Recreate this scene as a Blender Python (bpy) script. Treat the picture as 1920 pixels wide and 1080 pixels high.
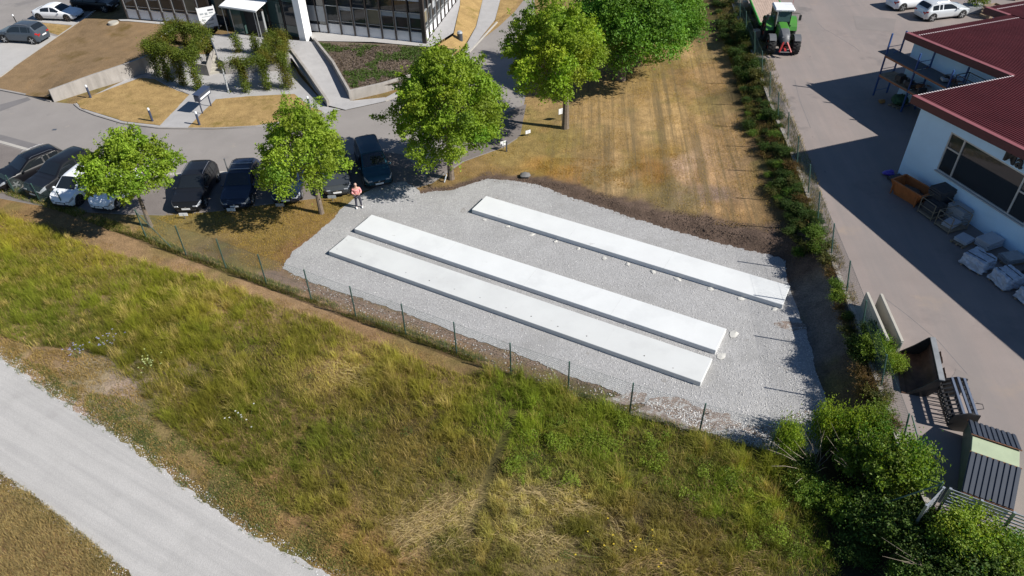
import bpy, bmesh, math, random
import numpy as np
from mathutils import Vector, Matrix
from mathutils.geometry import delaunay_2d_cdt
random.seed(7); rng = np.random.default_rng(7)
for o in list(bpy.data.objects): bpy.data.objects.remove(o)
scene = bpy.context.scene
COL = scene.collection
# ------------------------------------------------------------------ camera (drone, 25.5 m up, 40 deg down)
CAM_H = 25.5; FPX = 1380.0; NX, NY = 1000.0, 2190.0
_d = np.array([NX-960, NY-540, FPX]); _d /= np.linalg.norm(_d)
_f = np.array([0, 0, 1.0]) - _d*_d[2]; _f /= np.linalg.norm(_f)
_r = np.cross(_d, _f)
cam = bpy.data.cameras.new('camera'); camo = bpy.data.objects.new('camera', cam); COL.objects.link(camo)
def _ax(e): return Vector((_r@e, _f@e, -(_d@e)))
_X, _Y, _Z = _ax(np.array([1., 0, 0])), -_ax(np.array([0, 1., 0])), -_ax(np.array([0, 0, 1.]))
camo.matrix_world = Matrix(((_X.x, _Y.x, _Z.x, 0), (_X.y, _Y.y, _Z.y, 0), (_X.z, _Y.z, _Z.z, CAM_H), (0, 0, 0, 1)))
cam.sensor_width = 36; cam.lens = 36*FPX/1920; cam.clip_end = 3000; cam.clip_start = 0.5
scene.camera = camo
# ------------------------------------------------------------------ sky, sun, exposure
SUN_AZ, SUN_EL = math.radians(-20.5), math.radians(39.3)
sdir = Vector((math.cos(SUN_AZ)*math.cos(SUN_EL), math.sin(SUN_AZ)*math.cos(SUN_EL), math.sin(SUN_EL)))
w = bpy.data.worlds.new('World'); scene.world = w; w.use_nodes = True
nt = w.node_tree; sky = nt.nodes.new('ShaderNodeTexSky'); sky.sky_type = 'NISHITA'; sky.sun_disc = False
sky.sun_elevation = SUN_EL; sky.sun_rotation = math.atan2(sdir.x, sdir.y); sky.air_density = 1.0; sky.dust_density = 0.0; sky.ozone_density = 5.0
nt.links.new(sky.outputs[0], nt.nodes['Background'].inputs[0]); nt.nodes['Background'].inputs[1].default_value = 0.06
sl = bpy.data.lights.new('sun', 'SUN'); sl.energy = 5.0; sl.angle = math.radians(0.53); sl.color = (1.0, 0.955, 0.88)
so = bpy.data.objects.new('sun', sl); COL.objects.link(so); so.rotation_euler = (-sdir).to_track_quat('-Z', 'Y').to_euler(); so.location = (60, -20, 60)
scene.view_settings.view_transform = 'Standard'; scene.view_settings.look = 'None'; scene.view_settings.gamma = 1; scene.view_settings.exposure = 0.5
scene.view_settings.use_curve_mapping = False
scene.render.engine = 'CYCLES'
# ------------------------------------------------------------------ surveying: photo point -> point on a level of the site
def G(px, py, z=0.0):
    v = np.array([px-960, py-540, FPX]); t = (CAM_H-z)/(v@_d); return Vector((v@_r*t, v@_f*t, z))
def GA(P, z=0.0):
    P = np.asarray(P, float); v = np.column_stack([P[:, 0]-960, P[:, 1]-540, np.full(len(P), FPX)]); t = (CAM_H-z)/(v@_d)
    return np.column_stack([v@_r*t, v@_f*t])
def PX(x, y, z):     # site -> photo point (arrays)
    c = np.outer(x, _r)+np.outer(y, _f)+np.outer(CAM_H-np.asarray(z), _d); return 960+FPX*c[:, 0]/c[:, 2], 540+FPX*c[:, 1]/c[:, 2]
def heading(a, b): return math.atan2(b[1]-a[1], b[0]-a[0])
def pip(x, y, poly):
    x = np.asarray(x); y = np.asarray(y); ins = np.zeros(x.shape, bool); n = len(poly)
    for i in range(n):
        x1, y1 = poly[i][:2]; x2, y2 = poly[(i+1) % n][:2]
        if y1 == y2: continue
        c = ((y1 > y) != (y2 > y)) & (x < (x2-x1)*(y-y1)/(y2-y1)+x1); ins ^= c
    return ins
def polydist(x, y, pts, closed=False):
    d = np.full(np.shape(x), 1e9); n = len(pts)
    for i in range(n if closed else n-1):
        ax, ay = pts[i][:2]; bx, by = pts[(i+1) % n][:2]; dx, dy = bx-ax, by-ay
        t = np.clip(((x-ax)*dx+(y-ay)*dy)/(dx*dx+dy*dy+1e-9), 0, 1); d = np.minimum(d, np.hypot(x-ax-t*dx, y-ay-t*dy))
    return d
_lat = rng.random((64, 256, 256))
def vn(x, y, s, seed=0):
    X = np.asarray(x)/s+seed*7.3; Y = np.asarray(y)/s+seed*3.1; xi = np.floor(X).astype(int); yi = np.floor(Y).astype(int); fx = X-xi; fy = Y-yi
    fx = fx*fx*(3-2*fx); fy = fy*fy*(3-2*fy); L = _lat[seed % 64]
    a = L[xi % 256, yi % 256]; b = L[(xi+1) % 256, yi % 256]; c = L[xi % 256, (yi+1) % 256]; d = L[(xi+1) % 256, (yi+1) % 256]
    return (a*(1-fx)+b*fx)*(1-fy)+(c*(1-fx)+d*fx)*fy
def fbm(x, y, s, seed=0, o=4):
    r = 0; a = .5; t = 0
    for i in range(o): r = r+a*vn(x, y, s/2**i, seed+i); t += a; a *= .55
    return r/t
def sst(a, b, x): t = np.clip((np.asarray(x)-a)/(b-a), 0, 1); return t*t*(3-2*t)
def lin(c):
    c = np.asarray(c, float)/255; return np.where(c <= .04045, c/12.92, ((c+.055)/1.055)**2.4)
# ------------------------------------------------------------------ site levels
ZY = 1.5                                           # works yard lies a metre and a half above the gravel pad
FE = [G(*p, ZY+1.95) for p in ((1372, -40), (1387, -5), (1399, 22), (1415, 60), (1429, 97), (1444, 136), (1460, 175), (1479, 212), (1497, 257), (1519, 310), (1537, 362), (1564, 421), (1594, 491), (1624, 565), (1662, 667), (1704, 778))]
_fa, _fb = np.array(FE[3][:2]), np.array(FE[-1][:2]); _fu = (_fb-_fa)/np.linalg.norm(_fb-_fa)
_pe = [G(850, 352), G(915, 338), G(1010, 352), G(1200, 416), G(1330, 455), G(1440, 480), G(1485, 492)]
def gz(x, y):
    x = np.asarray(x, float); y = np.asarray(y, float)
    d = ((x-_fa[0])*_fu[1]-(y-_fa[1])*_fu[0])       # >0 west of the yard fence
    d = np.where(np.isfinite(d), d, 0)
    ye = np.interp(x, [p[0] for p in _pe], [p[1] for p in _pe])
    north = sst(0.1, 0.9, y-ye)*sst(-3.5, 0, x)
    dn = d+(fbm(x, y, 1.4, 19, 3)-.5)*.4*sst(.1, .6, d)
    near = np.interp(dn, [-.3, .25, 1.3, 1.55], [ZY, 1.0, .07, 0])
    far = np.interp(d, [-.3, .6, 2, 4, 10, 18], [ZY, 1.0, .62, .45, .28, 0])
    return near*(1-north)+far*north
def gzs(x, y): return float(gz(np.array([x]), np.array([y]))[0])
def GT(px, py):
    z = 0.0
    for _ in range(12): p = G(px, py, z); z = gzs(p.x, p.y)
    return G(px, py, z)
# ------------------------------------------------------------------ object helpers
def link(o, parent=None):
    COL.objects.link(o)
    if parent is not None: o.parent = parent
    return o
def tag(o, label=None, cat=None, group=None, kind=None):
    if label: o['label'] = label
    if cat: o['category'] = cat
    if group: o['group'] = group
    if kind: o['kind'] = kind
    return o
def thing(name, label, cat, loc=(0, 0, 0), rz=0.0, group=None):
    o = bpy.data.objects.new(name, None); o.empty_display_size = .3; COL.objects.link(o); o.location = loc; o.rotation_euler = (0, 0, rz)
    return tag(o, label, cat, group)
def copy_tree(o, parent=None):
    c = o.copy(); COL.objects.link(c); c.parent = parent
    for ch in o.children: copy_tree(ch, c)
    return c
def npmesh(name, V, F, cols=None, smooth=False):
    V = np.asarray(V, np.float32); me = bpy.data.meshes.new(name)
    F = np.asarray(F, np.int32); k = F.shape[1]
    me.vertices.add(len(V)); me.vertices.foreach_set('co', V.ravel())
    me.loops.add(F.size); me.polygons.add(len(F))
    me.loops.foreach_set('vertex_index', F.ravel()); me.polygons.foreach_set('loop_start', np.arange(0, F.size, k, dtype=np.int32))
    me.update(calc_edges=True); me.validate()
    if cols is not None:
        a = me.color_attributes.new('Col', 'FLOAT_COLOR', 'POINT'); c = np.ones((len(V), 4), np.float32); cols = np.asarray(cols); c[:, :cols.shape[1]] = cols; a.data.foreach_set('color', c.ravel())
    if smooth: me.polygons.foreach_set('use_smooth', np.ones(len(F), bool))
    return me
class MB:
    def __init__(s): s.v = []; s.f = []
    def add(s, vs, fs, M=None):
        b = len(s.v)
        for p in vs:
            p = Vector(p); s.v.append(tuple(M@p) if M is not None else tuple(p))
        for f in fs: s.f.append([b+i for i in f])
        return s
    def box(s, c, d, rz=0, M=None, R=None):
        hx, hy, hz = d[0]/2, d[1]/2, d[2]/2
        T = Matrix.Translation(c)@(R.to_4x4() if R is not None else Matrix.Rotation(rz, 4, 'Z'))
        if M is not None: T = M@T
        vs = [(x, y, z) for z in (-hz, hz) for x, y in ((-hx, -hy), (hx, -hy), (hx, hy), (-hx, hy))]
        return s.add(vs, [(3, 2, 1, 0), (4, 5, 6, 7), (0, 1, 5, 4), (1, 2, 6, 5), (2, 3, 7, 6), (3, 0, 4, 7)], T)
    def bb(s, x0, y0, z0, x1, y1, z1, M=None): return s.box(((x0+x1)/2, (y0+y1)/2, (z0+z1)/2), (abs(x1-x0), abs(y1-y0), abs(z1-z0)), M=M)
    def tube(s, pts, rad, n=6, M=None, cap=True):
        pts = [Vector(p) for p in pts]; rs = rad if isinstance(rad, (list, tuple)) else [rad]*len(pts); vs = []; fs = []
        up = Vector((0, 0, 1))
        for i, p in enumerate(pts):
            t = (pts[min(i+1, len(pts)-1)]-pts[max(i-1, 0)]).normalized()
            a = t.cross(up) if abs(t.dot(up)) < .95 else t.cross(Vector((1, 0, 0))); a.normalize(); b = t.cross(a)
            for k in range(n): an = 2*math.pi*k/n; vs.append(p+(a*math.cos(an)+b*math.sin(an))*rs[i])
        for i in range(len(pts)-1):
            for k in range(n): fs.append((i*n+k, i*n+(k+1) % n, (i+1)*n+(k+1) % n, (i+1)*n+k))
        if cap: fs.append(tuple(range(n-1, -1, -1))); fs.append(tuple((len(pts)-1)*n+k for k in range(n)))
        return s.add(vs, fs, M)
    def bar(s, a, b, w, h=None, M=None):             # rectangular bar between two points
        a = Vector(a); b = Vector(b); t = (b-a); L = t.length; R = t.to_track_quat('X', 'Z').to_matrix(); return s.box((a+b)/2, (L, w, h or w), R=R, M=M)
    def prism(s, poly, a, b, axis='z', M=None):      # polygon (2D) extruded along an axis from a to b
        n = len(poly)
        def q(p, t): return {'z': (p[0], p[1], t), 'x': (t, p[0], p[1]), 'y': (p[0], t, p[1])}[axis]
        vs = [q(p, a) for p in poly]+[q(p, b) for p in poly]
        return s.add(vs, [tuple(range(n-1, -1, -1)), tuple(range(n, 2*n))]+[(i, (i+1) % n, n+(i+1) % n, n+i) for i in range(n)], M)
    def cyl(s, c, r, h, axis='z', n=16, r2=None, M=None):
        vs = []; r2 = r if r2 is None else r2
        for t, rr in ((-h/2, r), (h/2, r2)):
            for k in range(n):
                a = 2*math.pi*k/n; u, v = rr*math.cos(a), rr*math.sin(a)
                p = {'z': (u, v, t), 'x': (t, u, v), 'y': (v, t, u)}[axis]; vs.append((c[0]+p[0], c[1]+p[1], c[2]+p[2]))
        return s.add(vs, [tuple(range(n-1, -1, -1)), tuple(range(n, 2*n))]+[(i, (i+1) % n, n+(i+1) % n, n+i) for i in range(n)], M)
    def grid(s, P, M=None, closed=False):            # P[i][j] points
        ni, nj = len(P), len(P[0]); vs = [p for r in P for p in r]; fs = []
        for i in range(ni-1):
            for j in range(nj-1): fs.append((i*nj+j, (i+1)*nj+j, (i+1)*nj+j+1, i*nj+j+1))
        return s.add(vs, fs, M)
    def blob(s, c, d, seed=0, n=6, m=10, j=.12, M=None):   # uneven rounded lump
        r = random.Random(seed); vs = []; fs = []
        for i in range(n+1):
            th = math.pi*i/n
            for k in range(m):
                ph = 2*math.pi*k/m; q = 1+r.uniform(-j, j) if 0 < i < n else 1
                vs.append((c[0]+d[0]/2*q*math.sin(th)*math.cos(ph), c[1]+d[1]/2*q*math.sin(th)*math.sin(ph), c[2]+d[2]/2*q*math.cos(th)))
        for i in range(n):
            for k in range(m): fs.append((i*m+k, (i+1)*m+k, (i+1)*m+(k+1) % m, i*m+(k+1) % m))
        return s.add(vs, fs, M)
    def mesh(s, name, smooth=False, bevel=0, fix=True, ang=35):
        me = bpy.data.meshes.new(name); me.from_pydata(s.v, [], s.f); me.update()
        if bevel or fix:
            bm = bmesh.new(); bm.from_mesh(me)
            if bevel: bmesh.ops.bevel(bm, geom=[e for e in bm.edges if len(e.link_faces) == 2 and e.calc_face_angle(0) > .5], offset=bevel, segments=1, affect='EDGES', clamp_overlap=True)
            bmesh.ops.recalc_face_normals(bm, faces=bm.faces); bm.to_mesh(me); bm.free()
        if smooth:
            me.polygons.foreach_set('use_smooth', np.ones(len(me.polygons), bool))
            try: me.set_sharp_from_angle(angle=math.radians(ang))
            except Exception: pass
        return me
    def build(s, name, mat, parent=None, smooth=False, bevel=0, fix=True, loc=None, rz=None, ang=35):
        me = s.mesh(name, smooth, bevel, fix, ang); o = bpy.data.objects.new(name, me); me.materials.append(mat); link(o, parent)
        if loc is not None: o.location = loc
        if rz is not None: o.rotation_euler = (0, 0, rz)
        return o
def inst(name, me, parent=None, loc=(0, 0, 0), rot=(0, 0, 0), sc=(1, 1, 1)):
    o = bpy.data.objects.new(name, me); link(o, parent); o.location = loc; o.rotation_euler = rot; o.scale = sc if isinstance(sc, (tuple, list)) else (sc, sc, sc); return o
# ------------------------------------------------------------------ materials
MATS = {}
def mat(name, color=(.5, .5, .5), rough=.6, metal=0, var=.12, scale=3, bump=0, bscale=40, spots=None, attr=False, trans=0, spec=.5, coat=0, alpha=1, world=False, streak=None, fine=0):
    if name in MATS: return MATS[name]
    m = bpy.data.materials.new(name); m.use_nodes = True; N = m.node_tree.nodes; L = m.node_tree.links; b = N['Principled BSDF']; out = N['Material Output']
    b.inputs['Roughness'].default_value = rough; b.inputs['Metallic'].default_value = metal; b.inputs['Specular IOR Level'].default_value = spec; b.inputs['Coat Weight'].default_value = coat
    if world: tc = N.new('ShaderNodeNewGeometry').outputs['Position']
    else: tc = N.new('ShaderNodeTexCoord').outputs['Object']
    def noise(sc, det=4, ro=.6, vec=None):
        n = N.new('ShaderNodeTexNoise'); n.inputs['Scale'].default_value = sc; n.inputs['Detail'].default_value = det; n.inputs['Roughness'].default_value = ro; L.new(vec or tc, n.inputs['Vector']); return n
    def mix(f, a, c, mode='MIX'):
        x = N.new('ShaderNodeMix'); x.data_type = 'RGBA'; x.blend_type = mode
        for s, v in ((x.inputs[0], f), (x.inputs[6], a), (x.inputs[7], c)):
            if hasattr(v, 'is_output'): L.new(v, s)
            elif isinstance(v, (int, float)): s.default_value = v
            else: s.default_value = (*v, 1)
        return x.outputs[2]
    def ramp(v, lo, hi, a, c):
        r = N.new('ShaderNodeMapRange'); r.inputs[1].default_value = lo; r.inputs[2].default_value = hi; r.inputs[3].default_value = a; r.inputs[4].default_value = c; L.new(v, r.inputs[0]); return r.outputs[0]
    if attr:
        at = N.new('ShaderNodeAttribute'); at.attribute_name = 'Col'; base = at.outputs['Color']
    else:
        rgb = N.new('ShaderNodeRGB'); rgb.outputs[0].default_value = (*color, 1); base = rgb.outputs[0]
    if var:
        n = noise(scale); f = ramp(n.outputs[0], .3, .7, 1-var, 1+var); base = mix(1.0, base, _grey(N, L, f), 'MULTIPLY')
    if fine:
        n = noise(bscale*1.3, 2, .7); f = ramp(n.outputs[0], .3, .7, 1-fine, 1+fine); base = mix(1.0, base, _grey(N, L, f), 'MULTIPLY')
    if spots:                                        # (colour, scale, threshold, softness)
        for c, sc, th, so_ in spots:
            n = noise(sc, 5, .65); f = ramp(n.outputs[0], th, th+so_, 0, 1); base = mix(f, base, c)
    if streak:                                       # (colour, amount): long stretched wear
        mp = N.new('ShaderNodeMapping'); mp.vector_type = 'TEXTURE' if len(streak) > 3 else 'POINT'; mp.inputs['Scale'].default_value = streak[2]; mp.inputs['Rotation'].default_value = (0, 0, streak[3] if len(streak) > 3 else 0); L.new(tc, mp.inputs[0]); n = noise(1, 5, .6, mp.outputs[0]); f = ramp(n.outputs[0], .42, .66, 0, streak[1])
        if attr: mm_ = N.new('ShaderNodeMath'); mm_.operation = 'MULTIPLY'; L.new(f, mm_.inputs[0]); L.new(at.outputs['Alpha'], mm_.inputs[1]); f = mm_.outputs[0]
        base = mix(f, base, streak[0])
    L.new(base, b.inputs['Base Color'])
    if bump:
        n = noise(bscale, 3, .7); bp = N.new('ShaderNodeBump'); bp.inputs['Strength'].default_value = 1; bp.inputs['Distance'].default_value = bump; L.new(n.outputs[0], bp.inputs['Height']); L.new(bp.outputs[0], b.inputs['Normal'])
    if trans:
        t = N.new('ShaderNodeBsdfTranslucent'); tb = mix(1.0, base, (1.25, 1.25, .55), 'MULTIPLY'); L.new(tb, t.inputs[0]); ms = N.new('ShaderNodeMixShader'); ms.inputs[0].default_value = trans
        L.new(b.outputs[0], ms.inputs[1]); L.new(t.outputs[0], ms.inputs[2]); L.new(ms.outputs[0], out.inputs[0])
    if alpha < 1: b.inputs['Alpha'].default_value = alpha
    MATS[name] = m; return m
def _grey(N, L, f):
    c = N.new('ShaderNodeCombineColor')
    for i in range(3): L.new(f, c.inputs[i])
    return c.outputs[0]
def glass_mat(name, tint=(.02, .025, .03), rough=.03):
    if name in MATS: return MATS[name]
    m = bpy.data.materials.new(name); m.use_nodes = True; b = m.node_tree.nodes['Principled BSDF']; b.inputs['Base Color'].default_value = (*tint, 1); b.inputs['Roughness'].default_value = rough; b.inputs['Specular IOR Level'].default_value = .8; b.inputs['IOR'].default_value = 1.5
    MATS[name] = m; return m
# ================================================================== GROUND AND PAVED SURFACES
K = .64
def A(*c): return tuple(lin(c)*K)
def idw(x, y, pts, p=3.0):
    num = 0; den = 0
    for (qx, qy, val) in pts:
        w_ = 1/(((x-qx)**2+(y-qy)**2)**(p/2)+.3); num = num+w_[:, None]*np.asarray(val)[None, :]; den = den+w_
    return num/den[:, None]
def sheet(name, poly, z, m, ragged=0, step=.35, world=False, seed=1, kind='structure', zfun=None, inner=0):
    P = [Vector((p[0], p[1])) for p in poly] if world else [G(p[0], p[1], p[2] if len(p) > 2 else z).to_2d() for p in poly]
    Q = []
    for i in range(len(P)):
        a, b = P[i], P[(i+1) % len(P)]; n = max(1, min(400, int((b-a).length/step))) if ragged else 1
        Q += [a.lerp(b, k/n) for k in range(n)]
    if ragged:
        c = np.array([tuple(q) for q in Q]); t = np.roll(c, -1, 0)-np.roll(c, 1, 0); t /= np.linalg.norm(t, axis=1)[:, None]+1e-9; nrm = np.column_stack([t[:, 1], -t[:, 0]])
        d = (fbm(c[:, 0], c[:, 1], 2.2, seed, 3)-.5)*1.2*ragged+(vn(c[:, 0], c[:, 1], .45, seed+5)-.5)*1.0*ragged+(vn(c[:, 0], c[:, 1], .17, seed+9)-.5)*.9*ragged
        Q = [Vector(v) for v in c+nrm*d[:, None]]
    vs = list(Q); n0 = len(Q)
    if inner:
        c = np.array([tuple(q) for q in Q]); gx, gy = np.meshgrid(np.arange(c[:, 0].min(), c[:, 0].max(), inner), np.arange(c[:, 1].min(), c[:, 1].max(), inner)); gx = gx.ravel(); gy = gy.ravel()
        k = pip(gx, gy, c) & (polydist(gx, gy, c, True) > inner*.4); vs += [Vector((a, b)) for a, b in zip(gx[k], gy[k])]
    r = delaunay_2d_cdt(vs, [], [list(range(n0))], 1, 1e-5)
    zz = zfun(np.array([v.x for v in r[0]]), np.array([v.y for v in r[0]])) if zfun else [z]*len(r[0])
    me = bpy.data.meshes.new(name); me.from_pydata([(v.x, v.y, float(q)) for v, q in zip(r[0], zz)], [], r[2]); me.update()
    bm = bmesh.new(); bm.from_mesh(me); bmesh.ops.recalc_face_normals(bm, faces=bm.faces)
    for f in bm.faces:
        if f.normal.z < 0: f.normal_flip()
    bm.to_mesh(me); bm.free()
    me.materials.append(m); o = bpy.data.objects.new(name, me); link(o); o['kind'] = kind; return o
def zpatch(name, poly, m, inner=1.2, dz=0, ragged=0, kind='structure', p=3):   # poly: (px, py, z)
    W = [q if isinstance(q, Vector) else G(*q) for q in poly]
    pts = []
    for i in range(len(W)):
        a, b = W[i], W[(i+1) % len(W)]; n = max(1, int((b-a).length/1.0))
        for k in range(n): c = a.lerp(b, k/n); pts.append((c.x, c.y, (c.z,)))
    zf = lambda x, y: idw(x, y, pts, p)[:, 0]+dz
    return sheet(name, [(v.x, v.y) for v in W], 0, m, ragged=ragged, world=True, zfun=zf, inner=inner, kind=kind)
def kerb(name, pts, z, w_, h, m, world=False, kind='structure', label=None, cat=None):
    P = [Vector(p) for p in pts] if world else [G(p[0], p[1], z if len(p) < 3 else p[2]) for p in pts]; mb = MB(); A_ = []; B_ = []
    for i, p in enumerate(P):
        t = (P[min(i+1, len(P)-1)]-P[max(i-1, 0)]); t.z = 0; t.normalize(); n = Vector((-t.y, t.x, 0))*w_/2
        A_.append(p+n); B_.append(p-n)
    up = Vector((0, 0, h)); dn = Vector((0, 0, -.15))
    for i in range(len(P)-1):
        mb.add([A_[i]+dn, A_[i+1]+dn, B_[i+1]+dn, B_[i]+dn, A_[i]+up, A_[i+1]+up, B_[i+1]+up, B_[i]+up], [(4, 7, 6, 5), (0, 4, 5, 1), (3, 2, 6, 7)]+([(0, 3, 7, 4)] if i == 0 else [])+([(1, 5, 6, 2)] if i == len(P)-2 else []))
    o = mb.build(name, m)
    if label: tag(o, label, cat)
    else: o['kind'] = kind
    return o
m_ground = mat('ground_turf', attr=True, rough=.95, var=.22, scale=1.6, bump=.05, bscale=9, fine=.30, spec=.15, world=True, streak=((.155, .115, .06), .85, (14, .30, 1), math.radians(-96)))
m_gravel = mat('crushed_limestone', A(193, 192, 192), rough=.95, var=.07, scale=.5, bump=.035, bscale=13, fine=.26, spec=.2, world=True, spots=[(A(177, 176, 175), .3, .52, .16), (A(162, 157, 152), .8, .64, .1), (A(150, 142, 134), .5, .70, .06)])
m_track = mat('pale_track_gravel', A(211, 208, 205), rough=.95, var=.05, scale=.4, bump=.015, bscale=22, fine=.12, spec=.2, world=True, spots=[(A(192, 189, 186), .5, .55, .25)], streak=((.27, .265, .26), .36, (11, .38, 1), math.radians(-30)))
m_asph = mat('sunbleached_asphalt', A(168, 162, 158), rough=.85, var=.07, scale=.35, bump=.004, bscale=60, fine=.08, spec=.3, world=True, spots=[(A(150, 145, 143), .25, .58, .12), (A(178, 170, 162), .9, .62, .1)])
m_yard = mat('yard_asphalt', A(166, 154, 149), rough=.85, var=.08, scale=.3, bump=.004, bscale=60, fine=.08, spec=.3, world=True, spots=[(A(148, 138, 135), .22, .56, .14), (A(176, 160, 148), .5, .6, .14), (A(118, 110, 108), 1.6, .70, .05), (A(134, 126, 123), .11, .60, .05)], streak=((.19, .175, .17), .5, (14, 1.1, 1), math.radians(-96)))
m_pave = mat('pale_paving', A(196, 194, 194), rough=.85, var=.07, scale=1.2, bump=.004, bscale=30, fine=.10, spec=.3, world=True)
m_bay = mat('parking_pavers', A(140, 132, 128), rough=.9, var=.10, scale=.8, bump=.006, bscale=14, fine=.12, spec=.3, world=True)
m_white_pave = mat('light_bay_paving', A(206, 203, 200), rough=.85, var=.05, scale=.8, bump=.003, bscale=20, fine=.06, world=True)
m_kerb = mat('kerb_concrete', A(176, 170, 165), rough=.85, var=.12, scale=2, bump=.004, bscale=30, world=True)
m_kerbw = mat('pale_kerb', A(205, 200, 192), rough=.85, var=.1, scale=2, world=True)
m_drylawn = mat('dry_lawn', A(186, 156, 106), rough=.95, var=.2, scale=1.1, bump=.03, bscale=9, fine=.22, spec=.1, world=True, spots=[(A(150, 130, 76), .45, .55, .14), (A(202, 172, 118), .8, .58, .12)])
m_brownlawn = mat('brown_lawn', A(160, 134, 102), rough=.95, var=.16, scale=.9, bump=.03, bscale=9, fine=.18, spec=.1, world=True, spots=[(A(126, 105, 64), .35, .54, .16), (A(168, 136, 98), .9, .6, .12)])
m_bed = mat('groundcover_soil', A(120, 105, 90), rough=.95, var=.25, scale=1.5, bump=.05, bscale=8, fine=.25, world=True)
m_tar = mat('dark_asphalt_patch', A(138, 134, 134), rough=.85, var=.08, scale=.8, bump=.004, bscale=60, fine=.08, world=True)

# --- the ground sheet itself, one grid out to the horizon
gx = np.concatenate([np.linspace(-900, -60, 22)[:-1], np.arange(-60, 32, .3), np.linspace(32, 900, 24)])
gy = np.concatenate([np.linspace(-300, 8, 10)[:-1], np.arange(8, 66, .3), np.linspace(66, 1400, 34)])
X, Y = np.meshgrid(gx, gy, indexing='ij'); X = X.ravel(); Y = Y.ravel(); Z = gz(X, Y)
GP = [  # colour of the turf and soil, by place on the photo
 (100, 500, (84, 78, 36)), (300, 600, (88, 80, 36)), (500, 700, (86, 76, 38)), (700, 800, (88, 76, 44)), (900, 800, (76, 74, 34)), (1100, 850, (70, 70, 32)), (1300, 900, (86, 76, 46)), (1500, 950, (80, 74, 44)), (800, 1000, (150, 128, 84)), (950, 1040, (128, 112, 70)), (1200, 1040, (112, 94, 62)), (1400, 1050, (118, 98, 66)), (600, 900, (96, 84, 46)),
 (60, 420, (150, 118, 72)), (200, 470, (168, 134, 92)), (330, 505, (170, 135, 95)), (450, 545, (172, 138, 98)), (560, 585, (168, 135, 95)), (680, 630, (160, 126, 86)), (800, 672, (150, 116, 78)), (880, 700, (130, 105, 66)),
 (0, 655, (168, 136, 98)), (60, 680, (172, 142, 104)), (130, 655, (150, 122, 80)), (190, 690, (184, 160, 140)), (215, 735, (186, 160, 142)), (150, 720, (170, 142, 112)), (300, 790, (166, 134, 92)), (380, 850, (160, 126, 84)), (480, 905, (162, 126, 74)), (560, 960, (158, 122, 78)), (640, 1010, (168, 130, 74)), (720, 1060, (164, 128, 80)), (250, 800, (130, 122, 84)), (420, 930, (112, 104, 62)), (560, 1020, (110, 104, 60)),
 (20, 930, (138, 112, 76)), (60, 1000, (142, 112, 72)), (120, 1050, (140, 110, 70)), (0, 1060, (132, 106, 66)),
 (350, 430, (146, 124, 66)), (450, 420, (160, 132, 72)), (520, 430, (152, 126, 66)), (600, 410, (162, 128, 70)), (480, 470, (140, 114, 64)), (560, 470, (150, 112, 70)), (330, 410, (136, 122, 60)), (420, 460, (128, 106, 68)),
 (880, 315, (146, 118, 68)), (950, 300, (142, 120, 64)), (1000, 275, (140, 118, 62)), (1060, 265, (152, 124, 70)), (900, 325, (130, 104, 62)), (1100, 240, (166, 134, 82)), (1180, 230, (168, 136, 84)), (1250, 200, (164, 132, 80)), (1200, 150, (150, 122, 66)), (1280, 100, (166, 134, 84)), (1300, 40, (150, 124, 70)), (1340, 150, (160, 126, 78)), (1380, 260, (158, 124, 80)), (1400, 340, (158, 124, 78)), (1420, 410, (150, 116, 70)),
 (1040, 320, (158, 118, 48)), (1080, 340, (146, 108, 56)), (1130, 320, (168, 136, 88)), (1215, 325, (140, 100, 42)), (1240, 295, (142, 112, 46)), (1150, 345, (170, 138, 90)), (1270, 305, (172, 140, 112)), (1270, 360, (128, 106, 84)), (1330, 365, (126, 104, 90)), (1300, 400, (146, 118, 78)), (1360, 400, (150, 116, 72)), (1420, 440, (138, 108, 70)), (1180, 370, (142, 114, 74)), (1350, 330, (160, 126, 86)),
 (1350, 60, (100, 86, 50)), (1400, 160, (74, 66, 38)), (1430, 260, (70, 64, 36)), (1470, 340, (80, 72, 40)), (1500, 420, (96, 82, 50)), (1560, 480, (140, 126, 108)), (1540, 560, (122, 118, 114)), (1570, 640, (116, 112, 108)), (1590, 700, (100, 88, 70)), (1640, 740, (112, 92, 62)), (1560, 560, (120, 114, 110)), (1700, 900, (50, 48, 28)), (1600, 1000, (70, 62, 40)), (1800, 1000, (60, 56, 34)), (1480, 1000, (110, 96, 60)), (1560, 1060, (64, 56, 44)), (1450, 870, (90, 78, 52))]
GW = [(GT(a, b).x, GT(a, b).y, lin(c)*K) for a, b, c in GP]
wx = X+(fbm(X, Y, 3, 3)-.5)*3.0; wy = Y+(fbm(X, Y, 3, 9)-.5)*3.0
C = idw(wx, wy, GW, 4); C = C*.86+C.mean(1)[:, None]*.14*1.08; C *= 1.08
# mown stripes and tracks along the yard fence
dF = ((X-_fa[0])*_fu[1]-(Y-_fa[1])*_fu[0]); aF = (X-_fa[0])*_fu[0]+(Y-_fa[1])*_fu[1]
st = vn(dF, aF*.04, .55, 11); curve = vn(dF+np.sin(aF*.18)*2.0, aF*.06, .7, 13)
lawnN = sst(1.5, 3, dF)*sst(16, 12, dF)*sst(0, 2, Y-np.interp(X, [p[0] for p in _pe], [p[1] for p in _pe])) if False else (sst(1.5, 3, dF)*(1-sst(11, 16, dF))*sst(0, 2, Y-np.interp(X, [p[0] for p in _pe], [p[1] for p in _pe])))
C *= (1+(st-.5)[:, None]*.5*lawnN[:, None])*(1+(curve-.5)[:, None]*.35*lawnN[:, None]); lw = sst(0, 1.5, Y-np.interp(X, [p[0] for p in _pe], [p[1] for p in _pe]))*sst(1.2, 2.5, dF)*sst(-6, 0, X); C *= (1+.42*lw)[:, None]
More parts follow.
